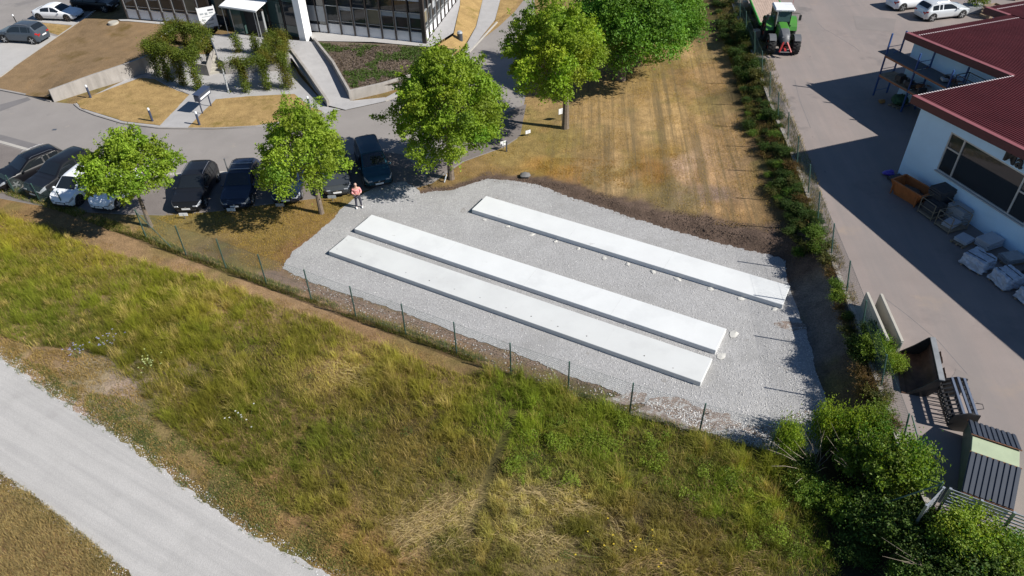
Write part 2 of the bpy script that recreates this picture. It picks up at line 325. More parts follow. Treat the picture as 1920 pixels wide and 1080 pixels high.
gn = fbm(X, Y, 5, 21); C = C*(.82+.36*gn[:, None])
gn2 = sst(.52, .66, fbm(X, Y, 2.2, 31)); gr = lin((120, 122, 56))*K; C = C*(1-.35*gn2[:, None])+gr*.35*gn2[:, None]
# cut soil bank on the pad's north side, soil strip on its south side
pe = [(p.x, p.y) for p in [G(790, 362), G(850, 352), G(915, 336), G(1010, 350), G(1200, 414), G(1330, 453), G(1440, 478), G(1490, 492)]]
db = polydist(X, Y, pe); nb = (fbm(X, Y, 1.6, 41, 4)-.5)
wid = np.interp(X, [-6, -2, 3, 8, 13], [.4, .55, .9, 1.5, 1.9])
msoil = (1-sst(wid*.75, wid*1.25, db+nb*1.6)); C = C*(1-msoil[:, None])+(lin((114, 96, 84))*K)*msoil[:, None]*(.7+.6*fbm(X, Y, .8, 47)[:, None])
FB = [(-15, 340), (28, 362), (75, 378), (122, 392), (200, 420), (275, 447), (349, 478), (424, 503), (500, 533), (584, 562), (667.5, 594), (761, 627.5), (856, 662), (958, 702), (1065, 737), (1180, 777.5), (1310, 816), (1440, 853)]
fb = [tuple(G(*p).to_2d()) for p in FB]
fu = np.array(fb[-1])-np.array(fb[8]); fu /= np.linalg.norm(fu)
dS = polydist(X, Y, fb[7:]); sgn = (X-fb[8][0])*(-fu[1])+(Y-fb[8][1])*fu[0]
ms = (1-sst(1.0, 1.6, polydist(X, Y, fb[8:])+nb*.8))*sst(.25, .6, sgn+nb*.6); C = C*(1-ms[:, None])+(lin((150, 128, 114))*K)*ms[:, None]
nz = (fbm(X, Y, 1.2, 51)-.5); Z = Z+nz*.10*msoil+nz*.18*sst(.04, .2, Z)*(1-sst(1.0, 1.4, Z))
Z = Z-.0*X
ni, nj = len(gx), len(gy); ii, jj = np.meshgrid(np.arange(ni-1), np.arange(nj-1), indexing='ij'); a0 = (ii*nj+jj).ravel()
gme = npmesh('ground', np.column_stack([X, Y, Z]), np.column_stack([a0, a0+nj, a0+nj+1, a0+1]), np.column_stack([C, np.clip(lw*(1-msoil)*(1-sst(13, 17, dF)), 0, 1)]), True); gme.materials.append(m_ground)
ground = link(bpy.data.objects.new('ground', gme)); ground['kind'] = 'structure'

# --- gravel pad, field track, roads, bays, yard
PAD = [(648, 385), (625, 410), (590, 440), (548, 472), (530, 503), (580, 527), (665, 556), (755, 585), (855, 624), (955, 659), (1067, 703), (1155, 735), (1210, 756), (1260, 785), (1322, 808), (1360, 822), (1410, 838), (1460, 850), (1530, 850), (1600, 800), (1610, 690), (1600, 600), (1570, 520), (1530, 470), (1490, 478), (1440, 474), (1330, 450), (1200, 410), (1100, 379), (1010, 346), (960, 338), (915, 335), (880, 345), (850, 356), (815, 358), (790, 362), (782, 352), (760, 342), (720, 344), (692, 358), (668, 368)]
sheet('gravel_pad', PAD, .03, m_gravel, ragged=.12, step=.14, seed=3)
sheet('gravel_track', [(-500, 330), (-200, 530), (0, 668), (60, 712), (150, 775), (250, 838), (350, 915), (450, 988), (560, 1050), (640, 1090), (800, 1200), (420, 1260), (250, 1085), (200, 1042), (130, 985), (60, 930), (0, 890), (-200, 760), (-500, 560)], .02, m_track, ragged=.16, step=.14, seed=8)
ROAD = [(-900, -20), (-400, 95), (-200, 135), (0, 169), (60, 181), (97, 191), (140, 195), (152, 206), (180, 218), (230, 233), (300, 242), (400, 243), (480, 239), (540, 230), (600, 214), (645, 205), (720, 187), (800, 150), (880, 92), (935, 50), (965, 22), (1005, -30), (1080, -140), (1330, -140), (1230, -20), (1200, 50), (1150, 137), (1100, 183), (1045, 216), (985, 250), (945, 276), (870, 303), (810, 344), (782, 352), (740, 347), (690, 356), (640, 366), (560, 376), (470, 387), (400, 397), (310, 404), (230, 402), (150, 397), (60, 383), (0, 372), (-200, 340), (-900, 250)]
sheet('asphalt_road', ROAD, .012, m_asph, ragged=0)
sheet('parking_bays', [(-300, 205), (-100, 243), (0, 270), (60, 287), (140, 307), (310, 331), (400, 328), (480, 322), (560, 308), (640, 293), (700, 282), (760, 290), (790, 325), (800, 345), (782, 351), (740, 346), (690, 355), (640, 365), (560, 375), (470, 386), (400, 396), (310, 403), (230, 401), (150, 396), (60, 382), (0, 371), (-200, 339), (-300, 320)], .018, m_bay)
sheet('parking_bays', [(800, 342), (868, 302), (943, 275), (985, 249), (1044, 215), (1099, 182), (1040, 175), (960, 205), (880, 250), (800, 300)], .018, m_bay)
kerb('kerb', [(-300, 203), (-100, 241), (0, 266), (60, 283), (140, 303), (310, 327), (400, 325), (480, 319), (560, 305), (640, 290)], .018, .28, .025, m_kerbw)
sheet('asphalt_patch', [(-60, 236), (0, 252), (60, 268), (110, 280), (95, 291), (40, 277), (0, 264), (-60, 250)], .017, m_tar)
sheet('asphalt_patch', [(0, 196), (52, 182), (58, 187), (0, 209)], .017, m_tar)
YC = [p+Vector((.36, 0, 0)) for p in FE]
yard_corner = G(1768, 904, ZY+1.5); yard_end = G(1925, 968, ZY+1.5)
YP = [(p.x, p.y) for p in YC]+[(yard_corner.x, yard_corner.y), (yard_end.x, yard_end.y), (yard_end.x+14, yard_end.y-9), (140, -5), (140, 160), (FE[0].x+10, 160)]
sheet('yard_pavement', YP, ZY+.02, m_yard, world=True)
kerb('fence_footing', [(p.x+.30, p.y, ZY-.02) for p in FE]+[(yard_corner.x, yard_corner.y, ZY-.02)], 0, .22, .09, m_kerb, world=True)

# --- the office forecourt: terraces, ramp, paths, small lawns
PZ = 1.0
RW = [(102, 192, 1.0), (180, 167, 1.15), (250, 146, 1.28), (300, 128, 1.35), (352, 116, 1.35)]
RB = [Vector((G(a, b).x+.05, G(a, b).y+.19, c-.07)) for a, b, c in RW]
zpatch('terrace_lawn', [(-80, 160, 0), (0, 168, .06), (60, 181, .08), (92, 189, .12), *RB, (398, 75, PZ), (400, 68, PZ), (375, 48, PZ), (241, 36, PZ), (222, 37, .95), (160, 34, .5), (110, 68, .25), (0, 144, .03), (-80, 196-40, 0)], m_brownlawn, inner=1.0, ragged=0)
sheet('upper_parking', [(-500, -60), (-160, 110), (0, 143.5), (110, 67.5), (160, 33.5), (225, -20), (300, -90), (-300, -160)], .02, m_asph)
sheet('parking_bay_paving', [(-80, 130), (0, 142), (93, 79), (107, 69), (92, 65), (45, 72), (0, 82), (-80, 92)], .026, m_white_pave)
sheet('parking_bay_paving', [(137, 47), (158, 33), (100, 26), (60, 33), (72, 41)], .026, m_white_pave)
sheet('grass_island', [(96, 62), (110, 66), (136, 48), (72, 42), (62, 47)], .032, m_drylawn)
kerb('kerb', [(-90, 170, .0), (0, 144.5, .03), (110, 68.5, .05), (160, 34, .06), (225, -20, .06)], 0, .22, .05, m_kerbw)
kerb('kerb', [(-100, 155), (0, 169), (60, 181), (97, 191)], .0, .2, .1, m_kerb)
COURT = [(140, 195), (262, 137), (300, 112), (360, 100), (430, 105), (545, 108), (560, 140), (612, 200), (640, 205), (560, 226), (480, 239), (400, 242), (300, 241), (230, 232), (170, 212)]
sheet('court_paving', COURT, .03, m_pave)
L1 = [(143, 190), (165, 182), (262, 146), (290, 148), (318, 163), (354, 178), (300, 235), (232, 227), (180, 211), (150, 202)]
L2 = [(352, 239), (405, 186), (470, 180), (552, 176), (580, 200), (604, 208), (545, 226), (480, 236), (410, 240)]
sheet('small_lawn', L1, .06, m_drylawn, ragged=.05); sheet('small_lawn', L2, .06, m_drylawn, ragged=.05)
kerb('kerb', [(140, 196), (152, 206), (180, 217), (230, 232), (298, 241), (352, 242), (400, 242), (480, 238), (545, 228), (606, 211)], .0, .14, .09, m_kerb)
kerb('kerb', [(262, 144), (290, 146), (320, 162), (356, 178)], .03, .1, .05, m_kerb)
zpatch('ramp_paving', [(536, 76, PZ), (588, 78, PZ), (622, 124, .62), (657, 190, .1), (722, 183, .05), (726, 190, .03), (648, 207, .03), (612, 198, .08), (575, 146, .62), (546, 108, PZ)], m_pave, inner=.8, dz=.03)
zpatch('planting_bed', [(589, 76, PZ+.05), (800, 86, PZ), (860, 92, PZ), (800, 145, .62), (720, 160, .62), (658, 170, .62), (622, 118, .85)], m_bed, inner=.8)
sheet('entrance_paving', [(396, 72), (398, 66), (440, 62), (536, 74), (562, 76), (547, 109), (500, 113), (424, 118), (408, 110)], PZ+.02, m_pave)
zpatch('sidewalk', [(640, 205, .03), (722, 184, .05), (800, 142, .05), (870, 92, .05), (893, 50, .05), (905, 0, .05), (915, -60, .05), (948, -60, .05), (938, 0, .05), (928, 38, .05), (880, 98, .05), (800, 156, .05), (726, 189, .05), (648, 207, .03)], m_pave, dz=.03, inner=0)
zpatch('building_apron', [(576, 62, PZ), (617, 62, PZ), (797, 80, PZ), (812, 88, PZ), (800, 89, PZ), (700, 80, PZ), (589, 78, PZ+.02)], m_white_pave, dz=.07, inner=0)
zpatch('building_apron', [(797, 82, PZ), (806, 90, PZ), (850, 62, PZ), (862, 10, PZ), (866, -50, PZ), (840, -50, PZ), (858, 0, PZ)], m_pave, dz=.03, inner=0)
zpatch('grass_verge', [(806, 91, PZ), (850, 62, PZ), (862, 10, PZ), (866, -50, PZ), (912, -60, .1), (905, 0, .1), (892, 52, .1), (868, 92, .1), (820, 125, .2)], m_drylawn, inner=0)
zpatch('grass_verge', [(928, 40, .07), (938, 0, .07), (950, -60, .07), (1000, -60, .07), (966, 12, .07)], m_drylawn, inner=0)
kerb('kerb', [(722, 190), (800, 156), (880, 98), (932, 42)], .02, .14, .07, m_kerbw)

# cracks and a sealed joint in the yard, seen as thin dark lines
for pts in ([(1532, 42), (1546, 55), (1560, 62), (1580, 74), (1602, 88), (1612, 96)], [(1490, 150), (1500, 190), (1520, 240)], [(1660, 560), (1700, 590), (1760, 640), (1830, 720)]):
    kerb('asphalt_joint', [(a, b, ZY+.018) for a, b in pts], 0, .035, .005, m_tar)
for pts in ([(1600, 30), (1680, 36), (1676, 60), (1606, 56)], [(1790, 690), (1850, 720), (1838, 760), (1776, 728)]):
    sheet('asphalt_patch', [(a, b, ZY) for a, b in pts], ZY+.027, m_yardp if False else mat('yard_patch', A(152, 143, 139), rough=.85, var=.08, scale=.5, fine=.08, bscale=60, world=True), ragged=.08, step=.2)
# ================================================================== VEGETATION
m_leaf = mat('tree_leaves', attr=True, rough=.55, var=0, trans=.42, spec=.25)
m_grass = mat('grass_blades', attr=True, rough=.7, var=0, trans=.3, spec=.15)
m_bark = mat('bark', (.16, .125, .095), rough=.9, var=.3, scale=6, bump=.02, bscale=18)
m_twig = mat('dry_twigs', (.30, .25, .19), rough=.9, var=.2, scale=5)
def unit(v): return v/(np.linalg.norm(v, axis=-1, keepdims=True)+1e-9)
def leaf_mesh(name, C, S, cols, up=.45, ar=.62, rg=rng, jit=.16):
    n = len(C); nrm = unit(rg.normal(size=(n, 3))+np.array([0, 0, up])*2); t = unit(np.cross(nrm, rg.normal(size=(n, 3)))); b = np.cross(nrm, t); S = S[:, None]
    # a folded leaf: stalk end, two edges, tip
    p0 = C-t*S*.5; p1 = C+b*S*ar*.5+nrm*S*.12; p2 = C+t*S*.55-nrm*S*.08; p3 = C-b*S*ar*.5+nrm*S*.12
    V = np.stack([p0, p1, p2, p3], 1).reshape(-1, 3); i = np.arange(n)*4
    F = np.concatenate([np.column_stack([i, i+1, i+2]), np.column_stack([i, i+2, i+3])])
    cc = cols*(1+(rg.random((n, 1))-.5)*2*jit)
    return npmesh(name, V, F, np.repeat(cc, 4, 0))
def make_tree(name, label, base, trunk_h, crown_c, crown_r, nclump, seed, tone, trunk_r=.17, lean=(0, 0), leaf=.17, per=95, gap=.12, low=-.5):
    rg = np.random.default_rng(seed); root = thing(name, label, 'tree', base)
    cc = np.array(crown_c); R = np.array(crown_r)
    # boughs: an uneven spread of leafy domes with gaps between them, wider low down
    lobes = [(unit(rg.normal(size=3)), rg.uniform(-.34, .26)) for k in range(14)]
    P = []; D = []; tries = 0
    while len(P) < nclump and tries < nclump*60:
        tries += 1; d = unit(rg.normal(size=3))
        if d[2] < low: continue
        lob = sum(a*math.exp(-(1-d@q)*6) for q, a in lobes); r = rg.uniform(.30, 1)**.45*(.88+lob); t = 1-.48*max(d[2], 0)**1.4
        p = cc+d*R*r*np.array([t, t, 1])
        if P and np.min(np.linalg.norm((np.array(P)-p)/R, axis=1)) < gap*rg.uniform(.7, 1.2): continue
        P.append(p); D.append(d)
    P = np.array(P); D = np.array(D)
    mb = MB(); tb = Vector((0, 0, 0)); tt = Vector((lean[0], lean[1], trunk_h)); top = Vector((cc[0], cc[1], cc[2]+R[2]*.45))
    mb.tube([tb-Vector((0, 0, .2)), Vector((0, 0, .12)), tt*.5, tt, tt.lerp(top, .4), tt.lerp(top, .75), top], [trunk_r*1.5, trunk_r*1.12, trunk_r, trunk_r*.86, trunk_r*.55, trunk_r*.3, trunk_r*.1], 9)
    for k, p in enumerate(P):
        p = Vector(p); ax = tt.lerp(top, min(.85, max(.02, (p.z-tt.z)/(top.z-tt.z)*.6+rg.uniform(-.1, .1)))); m_ = ax.lerp(p, .5)+Vector((0, 0, .1)); w0 = trunk_r*(.34 if k % 6 == 0 else .16); mb.tube([ax, m_, p], [w0, w0*.6, .008], 5)
    mb.build('trunk', m_bark, root, smooth=True)
    Ls = []; Ss = []; Cs = []; t = np.array(tone)
    for p, d in zip(P, D):
        cr = rg.uniform(.15, .27)*R[0]*(1.0 if R[0] < 3.6 else .9); n = int(per*(cr/.7)**1.6*rg.uniform(.8, 1.25)); out = unit(d*np.array([1, 1, .3])+np.array([0, 0, .55]))
        q = unit(rg.normal(size=(n, 3))+out*.55)*rg.uniform(.35, 1, (n, 1))**.5*np.array([cr, cr, cr*.62])
        q += np.array([d[0], d[1], 0])*np.abs(rg.normal(size=(n, 1)))*cr*.35; q[:, 2] -= (q[:, 0]**2+q[:, 1]**2)*.22
        Ls.append(p+q); Ss.append(leaf*rg.uniform(.65, 1.25, n))
        c = t*(1+rg.normal()*.14)*np.array([1+rg.normal()*.07, 1, 1+rg.normal()*.1]); Cs.append(np.repeat(c[None], n, 0))
        for s_ in range(rg.integers(1, 4)):      # ragged shoots
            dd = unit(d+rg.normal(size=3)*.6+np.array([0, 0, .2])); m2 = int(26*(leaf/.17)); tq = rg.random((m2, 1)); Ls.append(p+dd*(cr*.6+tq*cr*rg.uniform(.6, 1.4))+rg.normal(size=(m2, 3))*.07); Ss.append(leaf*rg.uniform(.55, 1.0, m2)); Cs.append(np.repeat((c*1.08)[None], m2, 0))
    for k in range(int(10+R[0]*5)):              # long leading shoots breaking the outline
        d = unit(rg.normal(size=3)+np.array([0, 0, .35])); 
        if d[2] < -.25: continue
        L_ = rg.uniform(.22, .42)*R[0]; s0 = cc+d*R*rg.uniform(.68, .86)*np.array([1-.35*max(d[2], 0), 1-.35*max(d[2], 0), 1]); dd = unit(d+np.array([0, 0, .25])+rg.normal(size=3)*.2); m2 = int(150*L_); tq = rg.random((m2, 1))**.8
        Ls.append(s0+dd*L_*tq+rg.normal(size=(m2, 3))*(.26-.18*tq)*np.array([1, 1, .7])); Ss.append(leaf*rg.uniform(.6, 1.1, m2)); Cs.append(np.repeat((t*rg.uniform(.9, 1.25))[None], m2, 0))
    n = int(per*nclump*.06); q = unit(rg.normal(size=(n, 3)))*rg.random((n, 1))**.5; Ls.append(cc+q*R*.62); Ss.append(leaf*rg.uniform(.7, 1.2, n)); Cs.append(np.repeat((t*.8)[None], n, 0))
    me = leaf_mesh('crown', np.concatenate(Ls), np.concatenate(Ss), np.concatenate(Cs), rg=rg); me.materials.append(m_leaf); inst('crown', me, root)
    return root
YG = np.array((.245, .35, .034)); DG = np.array((.125, .25, .034))
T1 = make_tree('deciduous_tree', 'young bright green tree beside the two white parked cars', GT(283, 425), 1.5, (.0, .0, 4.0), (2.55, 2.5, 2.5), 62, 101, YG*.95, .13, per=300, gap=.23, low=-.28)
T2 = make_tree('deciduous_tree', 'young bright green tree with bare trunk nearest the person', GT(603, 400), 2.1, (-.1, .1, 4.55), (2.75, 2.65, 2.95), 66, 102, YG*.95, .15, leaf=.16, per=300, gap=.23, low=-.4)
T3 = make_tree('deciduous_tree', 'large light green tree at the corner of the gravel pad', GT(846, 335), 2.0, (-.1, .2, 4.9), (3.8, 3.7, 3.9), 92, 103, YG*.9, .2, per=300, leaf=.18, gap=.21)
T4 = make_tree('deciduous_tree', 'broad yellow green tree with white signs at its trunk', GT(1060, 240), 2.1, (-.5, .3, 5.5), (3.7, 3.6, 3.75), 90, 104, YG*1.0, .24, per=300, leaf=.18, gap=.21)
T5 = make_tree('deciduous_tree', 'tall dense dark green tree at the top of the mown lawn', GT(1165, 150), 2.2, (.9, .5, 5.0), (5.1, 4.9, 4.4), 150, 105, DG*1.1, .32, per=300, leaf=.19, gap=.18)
# trees further up the road, of which only crowns and shadows reach the picture
# ---- shrubs
def shrub_mesh(seed, tone, n=2600, leaf=.11, r=(1, 1, .8), lumps=16, twigs=False):
    rg = np.random.default_rng(seed); t = np.array(tone); Ls = []; Cs = []
    for k in range(lumps):
        d = unit(rg.normal(size=3)); d[2] = abs(d[2])*1.0-.12; c = d*np.array(r)*rg.uniform(.35, .82)+np.array([0, 0, r[2]*.42]); m_ = n//lumps
        q = rg.normal(size=(m_, 3))*np.array([.23, .23, .2])*rg.uniform(.55, 1.25); P = c+q; P[:, 2] = np.abs(P[:, 2]); Ls.append(P); Cs.append(np.repeat((t*(1+rg.normal()*.28)*np.array([1+rg.normal()*.15, 1, 1]))[None], m_, 0))
    for k in range(lumps):        # loose shoots
        d = unit(rg.normal(size=3)); d[2] = abs(d[2])+.35; d = unit(d); m_ = max(10, n//lumps//4); tq = rg.uniform(.55, 1.25, (m_, 1)); Ls.append(np.array([0, 0, r[2]*.25])+d*np.array(r)*tq*rg.uniform(.8, 1.05)+rg.normal(size=(m_, 3))*.05); Cs.append(np.repeat((t*1.15)[None], m_, 0))
    P = np.concatenate(Ls); P[:, 2] = np.maximum(P[:, 2], .02); me = leaf_mesh('foliage', P, leaf*rg.uniform(.6, 1.3, len(P)), np.concatenate(Cs), rg=rg, up=.6); me.materials.append(m_leaf)
    mb = MB()
    for k in range(14):
        d = unit(rg.normal(size=3)); d[2] = abs(d[2])+.5; d = unit(d); L = r[2]*rg.uniform(.6, 1.05); mb.tube([(rg.normal()*.06, rg.normal()*.06, -.05), Vector(d*L*.5)+Vector((0, 0, .05)), Vector(d*L)], [.025, .016, .006], 4)
    tm = mb.mesh('stems'); tm.materials.append(m_twig if twigs else m_bark)
    return me, tm
SH = [shrub_mesh(201, (.11, .175, .026)), shrub_mesh(202, (.15, .22, .028)), shrub_mesh(203, (.055, .092, .02), lumps=12), shrub_mesh(204, (.12, .115, .03), n=1500, lumps=10, twigs=True), shrub_mesh(205, (.13, .085, .03), n=1100, lumps=9, leaf=.09, twigs=True),
      shrub_mesh(206, (.145, .22, .03), n=9000, leaf=.08, lumps=30), shrub_mesh(207, (.195, .275, .034), n=6000, leaf=.078, lumps=22), shrub_mesh(208, (.075, .125, .024), n=6500, leaf=.085, lumps=24)]
def shrub(name, label, loc, k, sc, rz, group=None, cat='shrub'):
    root = thing(name, label, cat, loc, rz, group); inst('foliage', SH[k][0], root, sc=sc); inst('stems', SH[k][1], root, sc=sc); return root
rr = random.Random(5)
HL = 'scrubby low shrub growing in the planted strip along the yard fence'
hedge = [(1330, 5, 1480), (1340, 30, 0), (1352, 62, 0)]
EDGE_L = [(1322, -30), (1338, 40), (1352, 90), (1376, 150), (1390, 215), (1408, 270), (1428, 325), (1448, 375), (1468, 425), (1490, 470)]
EDGE_R = [(1385, -30), (1404, 40), (1420, 90), (1442, 150), (1462, 215), (1482, 270), (1500, 325), (1520, 375), (1540, 425), (1560, 470)]
for i in range(len(EDGE_L)-1):
    for s in range(5):
        for q in (.22, .52, .78):
            t = (s+rr.uniform(0, 1))/5; u_ = q+rr.uniform(-.14, .14)
            a = [EDGE_L[i][j]+(EDGE_L[i+1][j]-EDGE_L[i][j])*t for j in (0, 1)]; b = [EDGE_R[i][j]+(EDGE_R[i+1][j]-EDGE_R[i][j])*t for j in (0, 1)]
            p = GT(a[0]+(b[0]-a[0])*u_, a[1]+(b[1]-a[1])*u_)
            if i >= 3 and rr.random() < .16: continue
            k = rr.choice([2, 2, 2, 2, 3, 3]) if i < 4 else rr.choice([0, 2, 2, 2, 3, 3, 4, 2]); s_ = rr.uniform(.38, .78)*(1.15 if i < 3 else .9)
            shrub('hedge_shrub', HL, p, k, (s_*rr.uniform(.8, 1.2), s_, s_*rr.uniform(.55, .95)*(.95 if i < 3 else .72)), rr.uniform(0, 6), 'shrubs in the planted strip')
BL = 'small weedy shrub on the shaded bank between gravel and yard fence'
for (x, y, k, s_) in [(1500, 478, 0, .5), (1515, 470, 3, .55), (1535, 470, 0, .6), (1548, 492, 3, .55), (1558, 515, 4, .5), (1566, 540, 0, .5), (1571, 562, 1, .5), (1574, 585, 4, .45), (1580, 605, 4, .4), (1588, 628, 3, .5), (1600, 650, 2, .6), (1612, 675, 2, .7), (1618, 705, 4, .6), (1630, 725, 4, .65), (1640, 750, 3, .7), (1622, 745, 4, .5), (1590, 600, 2, .4), (1650, 775, 1, .6), (1670, 800, 4, .5)]:
    shrub('bank_shrub', BL, GT(x, y), k, (s_, s_, s_*.85), rr.uniform(0, 6), 'weedy shrubs on the bank')
for (x, y, k, s_, h_, lb) in [
    (1640, 668, 0, .8, 1.0, 'tall green shrub pushing through the yard fence beside the concrete walls'),
    (1668, 695, 1, .6, .85, 'bright green shrub between the fence and the rusty loader bucket'),
    (1628, 632, 2, .55, .8, 'dark green shrub against the fence at the back end of the concrete walls'),
    (1468, 850, 1, .7, 1.9, 'slim sapling standing alone at the southern corner of the gravel'),
    (1545, 830, 1, .8, 2.1, 'bright green young sapling at the foot of the shaded bank'),
    (1592, 832, 1, .8, 1.8, 'leafy green sapling beside the braced green fence post'),
    (1632, 815, 0, .8, 1.1, 'round green shrub on the bank above the saplings'),
    (1682, 905, 0, 1.35, 1.9, 'large rounded green bush left of the waste container'),
    (1612, 880, 0, 1.15, 1.6, 'green bush behind the bare grey twigs'),
    (1508, 935, 0, .85, .95, 'low leafy bush at the edge of the tall meadow'),
    (1570, 965, 0, .85, 1.1, 'dense green bush below the bare grey twigs'),
    (1640, 985, 2, 1.2, 1.2, 'dark shaded bush in the middle of the thicket'),
    (1705, 1010, 2, 1.3, 1.1, 'dark bush low in the thicket below the large round bush'),
    (1800, 1030, 1, 1.25, 1.5, 'yellow green bush in front of the galvanised rail fence'),
    (1885, 1065, 0, 1.1, 1.2, 'bush at the right edge below the galvanised rail fence'),
    (1735, 1085, 2, 1.2, 1.0, 'shaded bush at the bottom edge of the thicket'),
    (1840, 1105, 2, 1.3, 1.1, 'dark bush in the lower right corner'),
    (1690, 1078, 0, .55, .7, 'small bright shrub at the bottom edge left of the pale dead branch'),
    (1600, 1035, 2, .8, .6, 'low dark shrub on the bare shaded soil at the bottom of the thicket'),
    (1495, 885, 2, .7, .9, 'shaded shrub at the corner of the meadow fence')]:
    shrub('wild_shrub', lb, GT(x, y), {0: 5, 1: 6, 2: 7}[k], (s_, s_, h_), rr.uniform(0, 6))
# bare twigs and the pale dead branch in the thicket
for (x, y, s_, lb) in [(1525, 890, 1.0, 'bare grey twiggy bush among the saplings'), (1612, 900, 1.15, 'bare grey brushwood leaning beside the large bush'), (1770, 1075, 1.0, 'pale dead branch lying over the dark thicket')]:
    mb = MB(); r_ = random.Random(x)
    for k in range(16):
        a = r_.uniform(-1.2, 1.2) if s_ != 1.15 else r_.uniform(-.5, .9); d = Vector((math.sin(a)*.9-.3, r_.uniform(-.5, .5), 1.1 if x != 1770 else .45)); p = [Vector((r_.uniform(-.2, .2), r_.uniform(-.2, .2), 0))]
        for q in range(4): d = d+Vector((r_.uniform(-.3, .3), r_.uniform(-.3, .3), -.06)); p.append(p[-1]+d*.42*s_)
        mb.tube(p, [.022, .016, .012, .008, .004], 4)
    o = mb.build('bare_brushwood', m_twig, loc=GT(x, y)); tag(o, lb, 'brushwood')
# ---- meadow: blades and weeds, nobody could count them
MEADOW = [(-60, 372), (0, 402), (70, 425), (140, 452), (215, 474), (300, 503), (400, 530), (480, 558), (600, 600), (700, 640), (800, 680), (870, 704), (920, 704), (965, 706), (1100, 756), (1220, 797), (1330, 832), (1440, 868), (1490, 905), (1545, 985), (1575, 1080), (1590, 1130), (820, 1190), (700, 1085), (620, 1020), (540, 960), (450, 890), (360, 830), (290, 782), (262, 730), (200, 668), (140, 655), (60, 650), (0, 630), (-60, 580)]
MP = [  # photo point: colour, height, density
 (20, 440, (150, 136, 52), .45, 1), (20, 520, (124, 126, 40), .5, 1), (60, 580, (112, 118, 40), .5, 1), (150, 480, (158, 142, 60), .45, 1), (200, 560, (124, 128, 36), .55, 1), (140, 620, (104, 106, 40), .45, 1), (300, 560, (132, 132, 38), .55, 1), (350, 640, (120, 118, 36), .6, 1), (280, 660, (112, 106, 36), .55, 1), (420, 600, (150, 136, 56), .5, 1), (480, 660, (118, 116, 40), .55, 1), (400, 740, (112, 110, 34), .55, 1), (340, 780, (120, 108, 44), .5, .9), (560, 650, (134, 126, 52), .5, 1), (640, 700, (186, 164, 98), .34, 1.1), (600, 760, (124, 118, 46), .5, 1), (520, 780, (104, 106, 36), .5, 1), (560, 850, (104, 106, 40), .5, 1), (700, 760, (136, 122, 60), .5, 1), (780, 720, (144, 132, 58), .45, 1), (740, 830, (136, 118, 64), .45, 1), (660, 900, (128, 114, 56), .45, 1), (850, 760, (142, 132, 58), .5, 1), (860, 850, (136, 122, 58), .5, 1), (780, 930, (130, 116, 58), .5, 1),
 (960, 740, (118, 130, 42), .55, 1), (1000, 790, (132, 144, 46), .6, 1.1), (1080, 770, (112, 126, 42), .55, 1), (1050, 850, (128, 140, 46), .6, 1.1), (1150, 830, (130, 140, 48), .6, 1), (1250, 840, (128, 126, 60), .5, 1), (1200, 900, (124, 126, 54), .6, 1), (1300, 880, (136, 124, 72), .5, .9), (1330, 930, (116, 136, 46), .6, 1), (1400, 900, (132, 132, 54), .55, 1), (1400, 980, (134, 140, 50), .55, 1), (1450, 1020, (126, 112, 64), .45, .9), (1300, 1020, (122, 104, 66), .45, .9), (1500, 1040, (100, 118, 40), .5, 1),
 (1000, 950, (196, 174, 126), .2, 1.4), (900, 970, (198, 176, 128), .18, 1.4), (1100, 960, (184, 162, 114), .2, 1.4), (820, 985, (196, 172, 120), .16, 1.4), (860, 1020, (110, 106, 52), .4, 1), (950, 1010, (122, 110, 60), .35, 1), (1000, 1040, (186, 166, 118), .2, 1.3), (1100, 1040, (106, 100, 48), .45, 1), (1200, 1000, (120, 104, 62), .4, 1), (760, 1040, (150, 120, 72), .22, 1), (900, 1080, (112, 104, 54), .4, 1), (1200, 1070, (172, 150, 106), .22, 1)]
MW = [(G(a, b).x, G(a, b).y, (*lin(c), h, d)) for a, b, c, h, d in MP]
def scatter(poly, dens, rg, world=False):
    W = GA(poly) if not world else np.array(poly); x0, y0 = W.min(0); x1, y1 = W.max(0); n = int((x1-x0)*(y1-y0)*dens); x = rg.uniform(x0, x1, n); y = rg.uniform(y0, y1, n); k = pip(x, y, W); return x[k], y[k]
def in_view(x, y, z=0, m_=60):
    u, v = PX(x, y, np.full(len(x), z)); return (u > -m_) & (u < 1920+m_) & (v > -m_) & (v < 1080+m_)
def blades(name, x, y, z, h, wdt, cols, rg, lean=.5, dirb=None, lab=None, cat='grass', spread=.05, kind='stuff'):
    n = len(x); az = rg.uniform(0, 2*np.pi, n)
    if dirb is not None: az = np.where(rg.random(n) < .4, dirb+rg.normal(size=n)*.7, az)
    le = np.abs(rg.normal(size=n))*lean; dx, dy = np.cos(az), np.sin(az); fa = rg.uniform(0, 2*np.pi, n); sx, sy = np.cos(fa)*wdt/2, np.sin(fa)*wdt/2
    b = np.column_stack([x, y, z]); mid = b+np.column_stack([dx*le*h*.35, dy*le*h*.35, h*.55/np.sqrt(1+le*le*.4)]); tip = b+np.column_stack([dx*le*h, dy*le*h, h/np.sqrt(1+le*le)*(1-.25*np.minimum(le, 1))])
    s = np.column_stack([sx, sy, np.zeros(n)]); V = np.stack([b-s, b+s, mid-s*.85, mid+s*.85, tip], 1).reshape(-1, 3); i = np.arange(n)*5
    F = np.concatenate([np.column_stack([i, i+1, i+3]), np.column_stack([i, i+3, i+2]), np.column_stack([i+2, i+3, i+4])])
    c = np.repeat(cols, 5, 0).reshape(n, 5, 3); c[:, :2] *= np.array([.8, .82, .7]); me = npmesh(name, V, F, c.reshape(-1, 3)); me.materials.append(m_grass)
    o = link(bpy.data.objects.new(name, me)); tag(o, lab, cat, kind=kind); return o
rg = np.random.default_rng(31)
KG = 1.2
